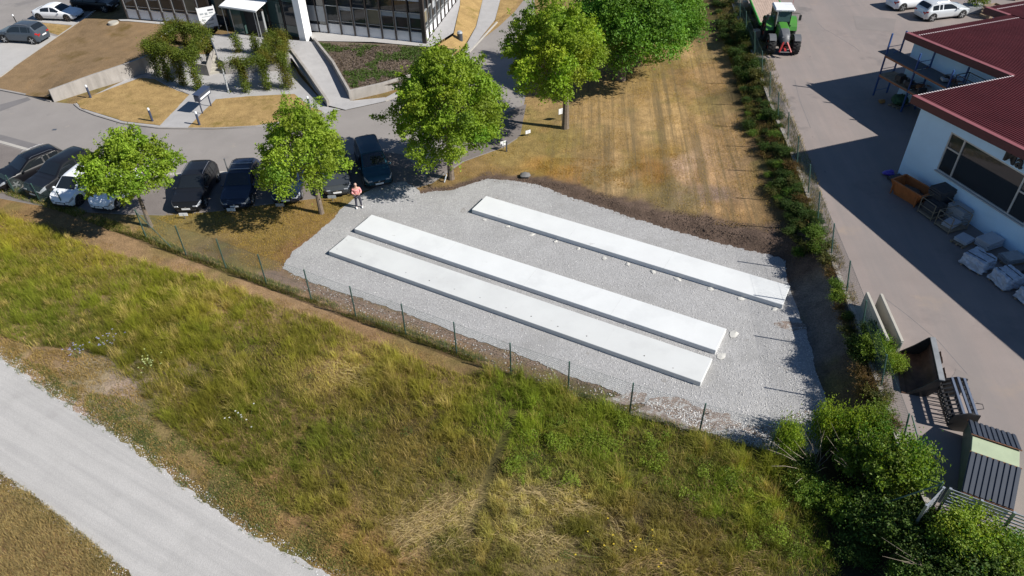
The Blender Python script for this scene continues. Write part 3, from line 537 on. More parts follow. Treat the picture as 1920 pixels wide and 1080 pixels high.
def field_cols(x, y, rg, k=KG):
    wx = x+(fbm(x, y, 2.5, 5)-.5)*3; wy = y+(fbm(x, y, 2.5, 6)-.5)*3; q = idw(wx, wy, MW, 4); c = q[:, :3]*k
    t1 = fbm(x, y, 1.1, 12)[:, None]; t2 = fbm(x, y, .5, 17)[:, None]; c = c*(.42+.66*t1+.5*t2)*np.array([.97, 1.04, .95])
    br = sst(.56, .74, fbm(x, y, 1.7, 23))[:, None]; c = c*(1-.28*br)+np.array(lin((150, 122, 76)))*k*.28*br
    gg = sst(.55, .7, fbm(x, y, 2.1, 27))[:, None]; c = c*(1-.35*gg)+np.array(lin((92, 118, 30)))*k*.35*gg
    c = c*(1+(rg.random((len(x), 1))-.5)*.5); str_ = rg.random((len(x), 1)) < .13; c = np.where(str_, np.array(lin((190, 165, 110)))*k*.9, c); return c, q[:, 3], q[:, 4]
RUT = [tuple(G(*p).to_2d()) for p in ((965, 775), (945, 830), (925, 880), (895, 955), (880, 990))]
x, y = scatter(MEADOW, 430, rg); k = in_view(x, y); x, y = x[k], y[k]
c, h, d = field_cols(x, y, rg); tuft = .55*fbm(x, y, 1.1, 33)+.45*fbm(x, y, .38, 36)
keep = (rg.random(len(x)) < d*(.7+.5*sst(.3, .6, tuft))) & (polydist(x, y, RUT) > .2); x, y, c, h, tuft = x[keep], y[keep], c[keep]*.92, h[keep], tuft[keep]
hh = h*(.3+1.0*sst(.25, .75, tuft))*rg.uniform(.5, 1.1, len(x)); W1 = rg.uniform(.007, .014, len(x))
# tussocks: clumps of their own height and colour
tx, ty = scatter(MEADOW, 6.5, rg); k = in_view(tx, ty); tx, ty = tx[k], ty[k]; tc, th2, td = field_cols(tx, ty, rg); lf = sst(150, 900, PX(tx, ty, tx*0)[0]); big = .5+(fbm(tx, ty, 2.4, 38)-.5)*(.45+.55*lf); nb_ = (18+70*sst(.3, .7, big)*rg.uniform(.3, 1.5, len(tx))).astype(int); ok = (polydist(tx, ty, RUT) > .34); nb_ = nb_*ok
rr_ = np.repeat(rg.uniform(.05, .17, len(tx)), nb_); bx = np.repeat(tx, nb_)+rg.normal(size=nb_.sum())*rr_; by = np.repeat(ty, nb_)+rg.normal(size=nb_.sum())*rr_
hs_ = np.repeat(th2*(.55+1.35*sst(.32, .72, big))*rg.uniform(.7, 1.35, len(tx)), nb_)*rg.uniform(.6, 1.15, len(bx)); shade = np.array([.96, 1.0, .84])*(.75+.5*rg.random((len(tx), 1))); tc = tc*.75+tc.mean(0)*.25; bc_ = np.repeat(tc*shade, nb_, 0)*(1+(rg.random((len(bx), 1))-.5)*.4)
x = np.concatenate([x, bx]); y = np.concatenate([y, by]); c = np.concatenate([c, bc_]); hh = np.concatenate([hh, hs_])
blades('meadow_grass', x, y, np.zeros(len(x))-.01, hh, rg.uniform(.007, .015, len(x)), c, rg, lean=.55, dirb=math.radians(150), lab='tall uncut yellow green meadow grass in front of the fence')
# leafy weeds: lush patches of broad leaves
WEED = [(905, 705), (960, 708), (1090, 756), (1200, 795), (1330, 835), (1440, 870), (1490, 915), (1540, 990), (1560, 1080), (1400, 1080), (1330, 960), (1200, 930), (1050, 920), (930, 930), (940, 830), (955, 770)]
x, y = scatter(WEED, 900, rg); t = fbm(x, y, 1.0, 61); ed = polydist(x, y, GA(WEED), True); kk = t > .46+.25*(1-sst(.2, 2.2, ed+(fbm(x, y, .9, 63)-.5)*2)); x, y, t = x[kk], y[kk], t[kk]
cw = np.array((.20, .27, .03))*(.55+.9*fbm(x, y, .7, 66))[:, None]; me = leaf_mesh('meadow_weeds', np.column_stack([x, y, rg.random(len(x))*.45*sst(.44, .62, t)+.1]), rg.uniform(.04, .085, len(x)), cw, up=.9, rg=rg); me.materials.append(m_leaf)
tag(link(bpy.data.objects.new('meadow_weeds', me)), 'lush broad leaved green weeds by the meadow fence', 'weeds', kind='stuff')
# verge of the track, grass by the fence, lawn tufts
def tufts(name, poly, dens, hgt, col, lab, thr=.5, sc=1.0, seed=70, wdt=(.01, .02), lean=.6, jit=.4, world=False):
    rg = np.random.default_rng(seed); x, y = scatter(poly, dens, rg, world); k = in_view(x, y); x, y = x[k], y[k]; t = fbm(x, y, sc, seed % 50); k = t+rg.normal(size=len(t))*.05 > thr; x, y, t = x[k], y[k], t[k]
    c = np.array(lin(col))*KG*(1+(rg.random((len(x), 1))-.5)*jit)*(.6+.8*fbm(x, y, .5, seed % 40+3))[:, None]; st = rg.random((len(x), 1)) < .2; c = np.where(st, np.array(lin((186, 160, 108)))*KG*.85, c)
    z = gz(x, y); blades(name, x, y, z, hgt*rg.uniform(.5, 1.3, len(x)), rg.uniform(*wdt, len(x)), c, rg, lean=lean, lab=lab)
tufts('verge_grass', [(0, 655), (60, 690), (150, 758), (250, 825), (350, 900), (450, 975), (560, 1040), (660, 1090), (760, 1090), (640, 1010), (500, 905), (380, 830), (290, 780), (235, 745), (150, 735), (90, 690)], 900, .13, (104, 112, 58), 'low green plants along the near edge of the gravel track', .47, 1.1, 71)
tufts('verge_grass', [(110, 690), (160, 750), (250, 822), (300, 868), (350, 905), (345, 880), (290, 815), (200, 760)], 1000, .1, (88, 104, 66), 'dark green creeping plants at the track edge by the bare soil', .5, .9, 72)
tufts('verge_grass', [(-40, 862), (0, 888), (60, 928), (130, 982), (200, 1038), (250, 1085), (290, 1130), (-40, 1130)], 900, .2, (150, 134, 94), 'dry grass in the lower left corner below the track', .44, 1.2, 73)
tufts('verge_grass', [(0, 640), (60, 655), (140, 658), (200, 672), (270, 740), (300, 790), (700, 1060), (640, 1010), (500, 905), (380, 830), (290, 790), (190, 760), (90, 700), (0, 665)], 420, .16, (150, 126, 76), 'straw coloured dry grass between meadow and track', .5, 1.0, 74)
fpoly = [(-30, 352), (28, 372), (122, 400), (200, 430), (275, 455), (349, 486), (424, 511), (500, 541), (584, 570), (667, 602), (761, 635), (856, 670), (958, 710), (1065, 745), (1180, 786), (1310, 826), (1440, 862), (1440, 846), (1310, 807), (1180, 768), (1065, 727), (958, 690), (856, 650), (761, 617), (667, 583), (584, 552), (500, 523), (424, 494), (349, 469), (275, 438), (200, 411), (122, 384), (28, 353), (-30, 335)]
tufts('fence_grass', fpoly, 620, .26, (96, 104, 44), 'uncut green grass growing along the foot of the meadow fence', .36, 1.3, 75, lean=.5)
tufts('lawn_tufts', [(250, 430), (320, 400), (420, 397), (560, 378), (645, 372), (640, 392), (600, 430), (545, 472), (525, 510), (424, 494), (349, 469)], 460, .09, (158, 134, 66), 'short dry grass between the parked cars and the meadow fence', .40, 1.6, 76)
tufts('lawn_tufts', [(790, 352), (870, 305), (945, 280), (1050, 220), (1160, 145), (1290, 40), (1330, 100), (1380, 220), (1440, 400), (1470, 460), (1330, 430), (1200, 385), (1050, 330), (900, 330)], 170, .08, (160, 132, 66), 'short dry mown grass on the lawn behind the gravel pad', .46, 1.6, 77)
tufts('moss_tufts', [(1000, 330), (1010, 300), (1080, 300), (1180, 310), (1230, 285), (1270, 300), (1250, 345), (1200, 365), (1120, 355)], 420, .07, (150, 112, 42), 'rusty yellow moss patches on the lawn behind the gravel pad', .52, 1.0, 78)
tufts('bank_weeds', [(1490, 470), (1545, 465), (1580, 560), (1600, 640), (1640, 740), (1660, 800), (1600, 800), (1590, 700), (1560, 620), (1530, 530)], 380, .24, (104, 92, 48), 'dry weeds on the shaded bank below the yard fence', .46, 1.0, 79)
# groundcover in the planting bed by the office
x, y = scatter([(600, 84), (790, 92), (850, 98), (790, 140), (720, 155), (660, 163), (628, 120)], 260, rg); x, y = x, y
bp = [(G(*q).x, G(*q).y, (q[2],)) for q in ((589, 76, 1.05), (700, 82, 1.02), (800, 86, 1.0), (860, 92, 1.0), (800, 145, .62), (720, 160, .62), (658, 170, .62), (622, 118, .85))]
W_ = [tuple(G(*q).to_2d()) for q in ((596, 82, 1.05), (800, 90, 1), (858, 95, 1), (800, 142, .64), (720, 157, .64), (660, 166, .64), (628, 120, .85))]
x, y = scatter(W_, 300, rg, True); z = idw(x, y, bp, 3)[:, 0]; t = fbm(x, y, 1.6, 44); gcol = np.where((t > .5)[:, None], np.array((.085, .14, .03)), np.array((.18, .14, .12))); kk = rg.random(len(x)) < np.where(t > .5, .9, .45); x, y, z, gcol = x[kk], y[kk], z[kk], gcol[kk]
me = leaf_mesh('bed_groundcover', np.column_stack([x, y, z+rg.random(len(x))*.2]), rg.uniform(.09, .17, len(x)), gcol, up=1, rg=rg); me.materials.append(m_leaf); tag(link(bpy.data.objects.new('bed_groundcover', me)), 'low green and withered groundcover in the planting bed by the office', 'groundcover', kind='stuff')
# wild flowers one can pick out
fl = [((152, 668), (.32, .33, .62), 'pale blue flowering chicory clump nearest the track', 20), ((207, 652), (.34, .34, .60), 'pale blue flowering chicory clump at the meadow edge', 22), ((458, 796), (.8, .8, .78), 'white flowering wild plant in the middle of the meadow', 9), ((283, 690), (.55, .62, .25), 'tall pale green weed beside the bare soil patch', 26), ((1180, 1045), (.75, .55, .03), 'yellow flowering plants in the trampled meadow', 16)]
for (p, c_, lb, n) in fl:
    r_ = np.random.default_rng(int(p[0])); root = thing('wild_flower', lb, 'flower', G(*p)); mb = MB(); hd = MB()
    for k_ in range(n):
        q = r_.normal(size=2)*(.3 if p[0] != 1180 else .8); hgt = r_.uniform(.35, .75); mb.tube([(q[0]*.4, q[1]*.4, 0), (q[0], q[1], hgt)], .006, 4)
        for a in range(5):
            an = a*1.257; hd.add([(q[0], q[1], hgt), (q[0]+.033*math.cos(an-.35), q[1]+.033*math.sin(an-.35), hgt+.012), (q[0]+.042*math.cos(an), q[1]+.042*math.sin(an), hgt+.006), (q[0]+.033*math.cos(an+.35), q[1]+.033*math.sin(an+.35), hgt+.012)], [(0, 1, 2, 3)])
    mb.build('stems', mat('flower_stem', (.12, .16, .04), .8), root, fix=False); hd.build('petals', mat('petal_%d' % p[0], c_, .7, var=.1), root, fix=False)
# ---- loose stones on the gravel and clods on the cut bank
def lumps(name, x, y, z, s, cols, lab, cat, rg, m_):
    n = len(x); base = np.array([(1, 0, 0), (-1, 0, 0), (0, 1, 0), (0, -1, 0), (0, 0, .8), (0, 0, -.5)]); fc = np.array([(0, 2, 4), (2, 1, 4), (1, 3, 4), (3, 0, 4), (2, 0, 5), (1, 2, 5), (3, 1, 5), (0, 3, 5)])
    V = base[None]*(1+rg.normal(size=(n, 6, 1))*.25)*s[:, None, None]; a = rg.uniform(0, 6.28, n); ca, sa = np.cos(a)[:, None], np.sin(a)[:, None]; Vx = V[..., 0]*ca-V[..., 1]*sa; Vy = V[..., 0]*sa+V[..., 1]*ca
    V = np.stack([Vx+x[:, None], Vy+y[:, None], V[..., 2]*.8+z[:, None]], -1).reshape(-1, 3); F = (fc[None]+np.arange(n)[:, None, None]*6).reshape(-1, 3); me = npmesh(name, V, F, np.repeat(cols, 6, 0)); me.materials.append(m_); tag(link(bpy.data.objects.new(name, me)), lab, cat, kind='stuff')
m_stone = mat('loose_stone', attr=True, rough=.95, var=0, spec=.2); m_clod = mat('soil_clod', attr=True, rough=.98, var=0, spec=.1)
x, y = scatter(PAD, 130, rg); u, v = PX(x, y, np.zeros(len(x))); near = np.clip(.16+.5*sst(900, 1350, u)*sst(560, 800, v)+.4*(polydist(u, v, [(1313, 740), (1400, 830), (1540, 700)]) < 90)+.12*sst(480, 640, v), 0, 1); kk = (rg.random(len(x)) < near) & (gz(x, y) < .03); x, y = x[kk], y[kk]
g_ = rg.uniform(.36, .72, (len(x), 1)); lumps('gravel_stones', x, y, np.full(len(x), .035), rg.uniform(.012, .036, len(x)), g_*np.array((1, .985, .97)), 'loose pale crushed stones lying on the gravel pad', 'gravel', rg, m_stone)
edge = [(p.x, p.y) for p in [G(530, 503), G(665, 556), G(855, 624), G(1067, 703), G(1210, 756), G(1322, 808), G(1440, 845)]]
x, y = scatter([(520, 490), (560, 515), (665, 550), (855, 618), (1067, 695), (1210, 745), (1322, 795), (1450, 835), (1440, 850), (1310, 822), (1180, 780), (958, 700), (761, 622), (584, 560)], 60, rg); cs = np.where(rg.random((len(x), 1)) < .35, np.array((.42, .40, .38)), np.array((.17, .12, .09))*rg.uniform(.6, 1.4, (len(x), 1))); lumps('soil_clods', x, y, np.full(len(x), .01), rg.uniform(.02, .055, len(x)), cs, 'brown clods and stones between the gravel and the meadow fence', 'soil', rg, m_clod)
bk = [(790, 352), (850, 346), (915, 332), (1010, 340), (1110, 360), (1200, 385), (1330, 415), (1440, 435), (1490, 470), (1480, 492), (1440, 482), (1330, 458), (1200, 418), (1100, 386), (1010, 354), (915, 340), (850, 358)]
x, y = scatter(bk, 110, rg); dd = polydist(x, y, pe); kk = dd < np.interp(x, [-6, 3, 13], [.5, 1.0, 1.9]); x, y = x[kk], y[kk]; lumps('soil_clods', x, y, gz(x, y)+.02, rg.uniform(.015, .045, len(x)), np.array((.12, .088, .07))*rg.uniform(.6, 1.6, (len(x), 1)), 'dark clods on the cut soil bank behind the gravel pad', 'soil', rg, m_clod)

# grass and pebbles straying over the edges of the field track
te = [(-60, 632), (0, 668), (60, 712), (150, 775), (250, 838), (350, 915), (450, 988), (560, 1050), (640, 1092), (700, 1130)]
def band(pts, a, b): return [(x_, y_+a) for x_, y_ in pts]+[(x_, y_+b) for x_, y_ in pts[::-1]]
tufts('verge_grass', band(te, -34, 9), 700, .11, (92, 106, 62), 'green weeds straying over the upper edge of the gravel track', .50, .55, 81)
tufts('verge_grass', band(te, -60, -8), 500, .15, (150, 128, 80), 'dry grass beside the upper edge of the gravel track', .46, .7, 82)
tl_ = [(-60, 850), (0, 890), (60, 930), (130, 985), (200, 1042), (250, 1087), (300, 1130)]
tufts('verge_grass', band(tl_, -7, 26), 900, .12, (112, 108, 66), 'grass straying over the lower edge of the gravel track', .45, .5, 83)
for ed_, nm in ((te, 'pale pebbles along the upper edge of the gravel track'), (tl_, 'pale pebbles along the lower edge of the gravel track')):
    x, y = scatter(band(ed_, -22 if ed_ is te else -10, 10 if ed_ is te else 22), 130, rg); g_ = rg.uniform(.35, .7, (len(x), 1)); lumps('track_pebbles', x, y, np.full(len(x), .015), rg.uniform(.01, .035, len(x)), g_*np.array((1, .985, .97)), nm, 'gravel', rg, m_stone)

tufts('hedge_weeds', [(1330, 0), (1352, 90), (1390, 215), (1428, 325), (1468, 425), (1490, 470), (1548, 468), (1520, 375), (1482, 270), (1442, 150), (1404, 20)], 240, .3, (98, 96, 48), 'rank grass and weeds between the shrubs of the planted strip', .40, 1.0, 85)

x, y = scatter([(1120, 735), (1210, 752), (1300, 770), (1420, 800), (1540, 760), (1560, 830), (1450, 850), (1322, 812), (1210, 760)], 260, rg); t = fbm(x, y, 1.3, 57); kk = (gz(x, y) < .03) & (rg.random(len(x)) < sst(.35, .6, t)); x, y = x[kk], y[kk]
g_ = np.where(rg.random((len(x), 1)) < .25, np.array((.20, .15, .12)), rg.uniform(.3, .75, (len(x), 1))*np.array((1, .985, .97))); lumps('gravel_stones', x, y, np.full(len(x), .035), rg.uniform(.015, .05, len(x)), g_, 'coarse stones mixed with soil at the southern corner of the pad', 'gravel', rg, m_stone)
for (c_, r_, q) in (((1255, 768), 1.1, 3), ((1335, 792), .9, 4), ((1180, 748), .6, 5), ((1500, 610), .7, 6), ((1450, 812), .8, 7)):
    p = G(*c_, .036); pts_ = [(p.x+r_*math.cos(a)*(1.5+.4*math.sin(3*a+q)), p.y+r_*math.sin(a)*(.55+.15*math.cos(2*a+q))) for a in np.linspace(0, 6.2, 26)]; sheet('soil_patch', pts_, .036, mat('soil_on_gravel', A(158, 142, 132), rough=.95, var=.2, scale=2.5, bump=.02, bscale=12, fine=.3, world=True, spots=[(A(196, 193, 190), 3.5, .5, .1)]), ragged=.12, step=.12, world=True, seed=20+q)

# mounds of nettles, docks and brambles on the slope below the fence
def mounds(name, poly, n_per, tone, jit, hgt, lab, seed, lf=(.035, .075), rad=(.2, .55)):
    rg = np.random.default_rng(seed); mx, my = scatter(poly, n_per, rg); ed = polydist(mx, my, GA(poly), True); kk = (rg.random(len(mx)) < sst(0, 1.6, ed)) & (fbm(mx, my, 2.0, seed % 50) > .44) & (polydist(mx, my, RUT) > .75); mx, my = mx[kk], my[kk]; Ls = []; Cs = []
    for a, b in zip(mx, my):
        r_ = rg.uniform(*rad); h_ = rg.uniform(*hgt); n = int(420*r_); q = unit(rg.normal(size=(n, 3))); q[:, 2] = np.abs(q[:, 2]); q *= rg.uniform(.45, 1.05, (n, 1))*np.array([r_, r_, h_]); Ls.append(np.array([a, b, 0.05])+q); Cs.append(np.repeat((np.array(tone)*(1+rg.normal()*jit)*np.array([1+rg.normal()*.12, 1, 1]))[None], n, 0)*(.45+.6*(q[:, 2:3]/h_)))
    P = np.concatenate(Ls); me = leaf_mesh(name, P, rg.uniform(*lf, len(P)), np.concatenate(Cs), up=.8, rg=rg); me.materials.append(m_leaf); tag(link(bpy.data.objects.new(name, me)), lab, 'weeds', kind='stuff')
mounds('nettle_mounds', WEED, 2.2, (.20, .28, .034), .22, (.35, .8), 'mounds of bright green nettles on the slope below the fence', 601)
mounds('dock_mounds', [(1130, 790), (1290, 840), (1440, 880), (1500, 930), (1550, 1060), (1300, 1080), (1180, 1000), (1060, 900)], .9, (.20, .135, .07), .25, (.3, .7), 'withered brown docks among the green weeds', 602, (.03, .06))
mounds('bramble_mounds', [(740, 1000), (860, 985), (1000, 960), (1150, 960), (1300, 1000), (1330, 1090), (760, 1090)], .8, (.11, .14, .03), .25, (.2, .45), 'dark green tussocks in the trampled straw', 603, (.03, .06), (.2, .5))
mounds('meadow_herbs', [(40, 430), (300, 530), (600, 630), (860, 730), (930, 800), (880, 930), (660, 950), (430, 850), (300, 740), (60, 620)], .55, (.125, .165, .03), .25, (.2, .5), 'scattered green herbs in the tall meadow grass', 604, (.03, .06), (.12, .35))

# trampled straw lying flat in arcs
def straw(poly_line, width, dens, seed, lab, col=(208, 186, 138)):
    rg = np.random.default_rng(seed); L_ = GA(poly_line); X_ = []; Y_ = []; A_ = []
    for a, b in zip(L_[:-1], L_[1:]):
        l = np.hypot(*(b-a)); n = int(l*width*dens); t = rg.random(n); o = rg.normal(size=n)*width*.38; u = (b-a)/l; X_.append(a[0]+(b[0]-a[0])*t-u[1]*o); Y_.append(a[1]+(b[1]-a[1])*t+u[0]*o); A_.append(np.full(n, math.atan2(u[1], u[0]))+np.where(rg.random(n) < .5, math.pi, 0))
    x, y, a = map(np.concatenate, (X_, Y_, A_)); k = fbm(x, y, .7, seed % 40)+rg.normal(size=len(x))*.06 > .46; x, y, a = x[k], y[k], a[k]; n = len(x); h = rg.uniform(.25, .6, n); a = a+rg.normal(size=n)*.45; w_ = rg.uniform(.007, .016, n); dx, dy = np.cos(a), np.sin(a); z0 = rg.uniform(.06, .26, n); z1 = z0+rg.uniform(-.05, .08, n)
    p0 = np.column_stack([x, y, z0]); p1 = np.column_stack([x+dx*h*.5, y+dy*h*.5, (z0+z1)/2+.03]); p2 = np.column_stack([x+dx*h, y+dy*h, z1]); sd = np.column_stack([-dy*w_/2, dx*w_/2, np.zeros(n)])
    V = np.stack([p0-sd, p0+sd, p1-sd, p1+sd, p2], 1).reshape(-1, 3); i = np.arange(n)*5; F = np.concatenate([np.column_stack([i, i+1, i+3]), np.column_stack([i, i+3, i+2]), np.column_stack([i+2, i+3, i+4])]); c = np.array(lin(col))*.9*rg.uniform(.55, 1.25, (n, 1)); me = npmesh('flattened_straw', V, F, np.repeat(c, 5, 0)); me.materials.append(m_grass); tag(link(bpy.data.objects.new('flattened_straw', me)), lab, 'straw', kind='stuff')
straw([(740, 1010), (800, 985), (870, 958), (960, 945), (1060, 948), (1130, 965), (1180, 990)], 1.5, 95, 91, 'band of pale flattened straw across the lower meadow')
straw([(830, 1030), (920, 1008), (1010, 1012), (1080, 1030)], .7, 90, 92, 'short arc of flattened straw near the bottom edge')
straw([(1150, 1060), (1230, 1040), (1330, 1050), (1430, 1070)], 1.2, 170, 93, 'loose straw at the bottom edge left of the thicket', (186, 160, 116))
straw([(600, 690), (650, 705), (700, 720)], 1.0, 110, 94, 'patch of bent dry grass in the upper meadow', (206, 186, 126))
tufts('strip_tufts', [(0, 385), (100, 420), (200, 455), (349, 496), (500, 550), (667, 610), (860, 685), (860, 705), (700, 642), (480, 560), (300, 505), (140, 450), (0, 405)], 330, .08, (160, 132, 88), 'sparse dry tufts on the bare strip outside the meadow fence', .47, .9, 95)
tufts('strip_tufts', [(60, 655), (140, 660), (200, 672), (262, 735), (290, 785), (240, 770), (150, 725), (60, 680)], 260, .09, (120, 112, 66), 'sparse tufts on the bare pinkish soil by the track', .52, .7, 96)
# ================================================================== CONCRETE, FENCES, BUILDINGS
m_slab = mat('fresh_concrete', (.62, .633, .635), rough=.75, var=.035, scale=.7, bump=.003, bscale=25, fine=.03, spots=[((.575, .587, .59), .45, .52, .14), ((.46, .46, .45), 1.7, .68, .08)], world=True)
m_slab1 = mat('fresh_concrete_greyer', (.555, .565, .56), rough=.75, var=.04, scale=.6, bump=.003, bscale=25, fine=.03, spots=[((.51, .517, .515), .4, .52, .14), ((.44, .44, .425), 1.5, .66, .08)], world=True)
m_conc = mat('weathered_concrete', A(190, 184, 178), rough=.9, var=.1, scale=1.2, bump=.006, bscale=25, fine=.06, world=True, streak=((.20, .185, .17), .55, (2.2, 2.2, .35)))
m_concp = mat('pale_precast', A(205, 200, 188), rough=.85, var=.06, scale=1.5, bump=.003, bscale=25, world=True)
m_dark = mat('socket_dark', (.08, .08, .08), .8)
SZ = .28
slabs = [([(616, 471), (653, 440.5), (1336, 672), (1314.5, 717)], 'long pale concrete foundation slab nearest the meadow fence'), ([(664, 429), (697, 402), (1362.4, 616.2), (1342.6, 657.2)], 'middle one of the three long concrete foundation slabs'), ([(884.5, 392.5), (911.5, 367), (1482, 536), (1468, 571.5)], 'shorter concrete foundation slab by the soil bank, set apart behind the other two')]
for i, (q, lb) in enumerate(slabs):
    P4 = [G(*p, SZ+.03) for p in q]; root = thing('foundation_slab', lb, 'concrete slab', ((P4[0]+P4[3])/2).to_2d().to_3d(), 0, 'foundation slabs')
    o0 = root.location; u_ = (P4[3]-P4[0]); n_ = 4 if i < 2 else 3
    for k in range(1):
        mb = MB(); c = [p-o0 for p in P4]; mb.add([(p.x, p.y, .0) for p in c]+[(p.x, p.y, SZ+.03) for p in c], [(0, 1, 2, 3), (7, 6, 5, 4), (0, 4, 5, 1), (1, 5, 6, 2), (2, 6, 7, 3), (3, 7, 4, 0)]); mb.build('slab_body', m_slab if i else m_slab1, root, bevel=.018)
    for k in range(1, n_):
        t_ = k/n_+.03*math.sin(k*7+i); a = P4[0].lerp(P4[3], t_)-o0; b = P4[1].lerp(P4[2], t_)-o0; mb = MB(); mb.bar((a.x, a.y, SZ+.0315), (b.x, b.y, SZ+.0315), .014, .004); mb.build('construction_joint', mat('joint_grey', (.52, .53, .53), .85), root)
    if i == 0:
        for (x, y) in ((632, 467), (676, 481), (761, 511), (805, 526), (852, 542), (900, 558), (949, 577), (996, 593), (1046, 612), (1100, 630), (1208, 667), (1262, 690)):
            mb = MB(); mb.cyl((0, 0, 0), .034, .006, n=10); p = G(x, y, SZ+.034)-o0; mb.build('lifting_socket', m_dark if x in (805, 996, 1046, 1100, 1208) else mat('socket_grey', (.3, .3, .3), .8), root, loc=p)
m_spill = mat('concrete_spill', A(226, 224, 218), rough=.9, var=.06, scale=4, bump=.01, bscale=20)
for i, (x, y, s_) in enumerate([(908, 412, .42), (952, 425, .4), (997, 440, .5), (1042, 453, .4), (1085, 466, .38), (1133, 484, .45), (1177, 496, .5), (1224, 510, .5), (1271, 524, .6), (1332, 542, .55), (1388, 560, .55), (1452, 580, .5), (1377, 627, .75), (1352, 668, .8)]):
    mb = MB(); s_ *= .72; mb.blob((0, 0, .01), (s_, s_*.7, .09), 300+i, n=5, m=8, j=.38); p = G(x, y, .03)
    lb = 'white lump of spilled concrete beside the shorter slab' if i < 12 else ['white concrete lump lying off the end of the middle slab', 'pale concrete lump between the ends of the two front slabs'][i-12]
    tag(mb.build('concrete_spill', m_spill, smooth=True, loc=p, rz=-.5+i*.37), lb, 'concrete lump', 'spilled concrete lumps' if i < 12 else None)
# ---- green chain link fences
m_post = mat('green_fence_paint', (.045, .10, .085), .5, var=.1, scale=6); m_wire = mat('green_wire', (.05, .095, .085), .5, var=0)
def wire_panel(L, h):
    mb = MB(); sp = .13; r = .0028
    k = -h
    while k < L:
        for s in (1, -1):
            x0, z0, x1, z1 = k, 0, k+h, h
            if x0 < 0: z0 = -x0; x0 = 0
            if x1 > L: z1 = h-(x1-L); x1 = L
            if x1 > x0+.02:
                a, b = (x0, 0, z0), (x1, 0, z1)
                if s < 0: a, b = (x0, 0, h-z0), (x1, 0, h-z1)
                mb.tube([a, b], r, 3, cap=False)
        k += sp
    return mb
def fence(label, pts, h, lean=(0, 0), braces=(), name='chain_link_fence', r=.036):
    root = thing(name, label, 'fence', pts[0]); o0 = Vector(pts[0]); ln = Vector((lean[0], lean[1], 0))
    for i, p in enumerate(pts):
        p = Vector(p)-o0; mb = MB(); mb.tube([p-Vector((0, 0, .2)), p+ln+Vector((0, 0, h+.06))], r, 7); mb.build('post', m_post, root, smooth=True)
        if i+1 < len(pts):
            q = Vector(pts[i+1])-o0; d = q-p; L = d.to_2d().length; me = wire_panel(L, h-.03).mesh('wire_mesh', fix=False); me.materials.append(m_wire)
            o = inst('wire_mesh', me, root); X_ = d.normalized(); Zl = (Vector((0, 0, h))+ln)/h; Yl = Zl.cross(X_); o.matrix_local = Matrix(((X_.x, Yl.x, Zl.x, p.x), (X_.y, Yl.y, Zl.y, p.y), (X_.z, Yl.z, Zl.z, p.z+.02), (0, 0, 0, 1)))
            mb = MB()
            for zz in (.04, h*.5, h): mb.tube([p+ln*(zz/h)+Vector((0, 0, zz)), q+ln*(zz/h)+Vector((0, 0, zz))], .005, 4, cap=False)
            mb.build('tension_wire', m_wire, root, fix=False)
    for (a, b) in braces:
        mb = MB(); mb.tube([Vector(a)-o0, Vector(b)-o0], .026, 6); mb.build('brace', m_post, root, smooth=True)
    return root
fa_ = [GT(*p) for p in FB]
fence('green chain link fence along the meadow in front of the gravel pad', fa_[5:], 2.0, braces=[(fa_[5]+Vector((0, 0, 1.9)), fa_[5].lerp(fa_[6], .65)+Vector((0, 0, .1)))])
fence('green chain link fence in front of the parked cars at the left edge', fa_[0:4], 1.3)
fy = [Vector((p.x+.42, p.y+.05, ZY)) for p in FE]
c1 = G(1768, 904, ZY+1.7); c1 = Vector((c1.x, c1.y, ZY))
fence('tall green chain link fence along the edge of the works yard', fy, 1.95, lean=(-.42, -.05), braces=[(fy[-1]+Vector((-.25, 0, 1.85)), fy[-1]+Vector((.35, -1.3, .1)))])
b1 = G(1704, 852, ZY+.3); root = thing('fence_corner_post', 'braced green corner post where the yard fence meets the galvanised rails', 'fence post', c1); mb = MB(); mb.tube([(0, 0, -.2), (0, 0, 1.7)], .035, 7); mb.build('post', m_post, root)
for q in ((-.15, 1.55, .1), (-1.5, .25, .1)): mb = MB(); mb.tube([(0, 0, 1.6), q], .028, 6); mb.build('brace', m_post, root)
m_galv = mat('galvanised_steel', (.52, .54, .56), .42, metal=.75, var=.1, scale=6)
def railfence(label, a, b, h, n, posts=2):
    a, b = Vector(a), Vector(b); root = thing('rail_fence', label, 'fence', a); d = b-a
    for i in range(posts): mb = MB(); p = d*(i/(posts-1)); mb.box((p.x, p.y, h/2), (.09, .09, h), rz=heading((0, 0), d)); mb.build('post', m_galv, root)
    for k in range(n): z = .12+(h-.17)*k/(n-1); mb = MB(); mb.bar((0, 0, z), (d.x, d.y, z), .03, .055); mb.build('rail', m_galv, root)
    return root
e1 = G(1783, 916, ZY+1.5); e1.z = ZY; e2 = G(1912, 964, ZY+1.5); e2.z = ZY; e3 = e2+(e2-e1)*.5
railfence('galvanised steel rail fence running off the lower right edge', e1, e2+(e2-e1)*.4, 1.5, 9, 4)
g1 = G(1766, 908, ZY+1.45); g1.z = ZY; g2 = G(1729, 962, ZY+.9); g2.z = ZY
railfence('short galvanised ladder like rail panel beside the braced corner post', g1+Vector((.05, -.1, 0)), g2, 1.4, 8, 2)
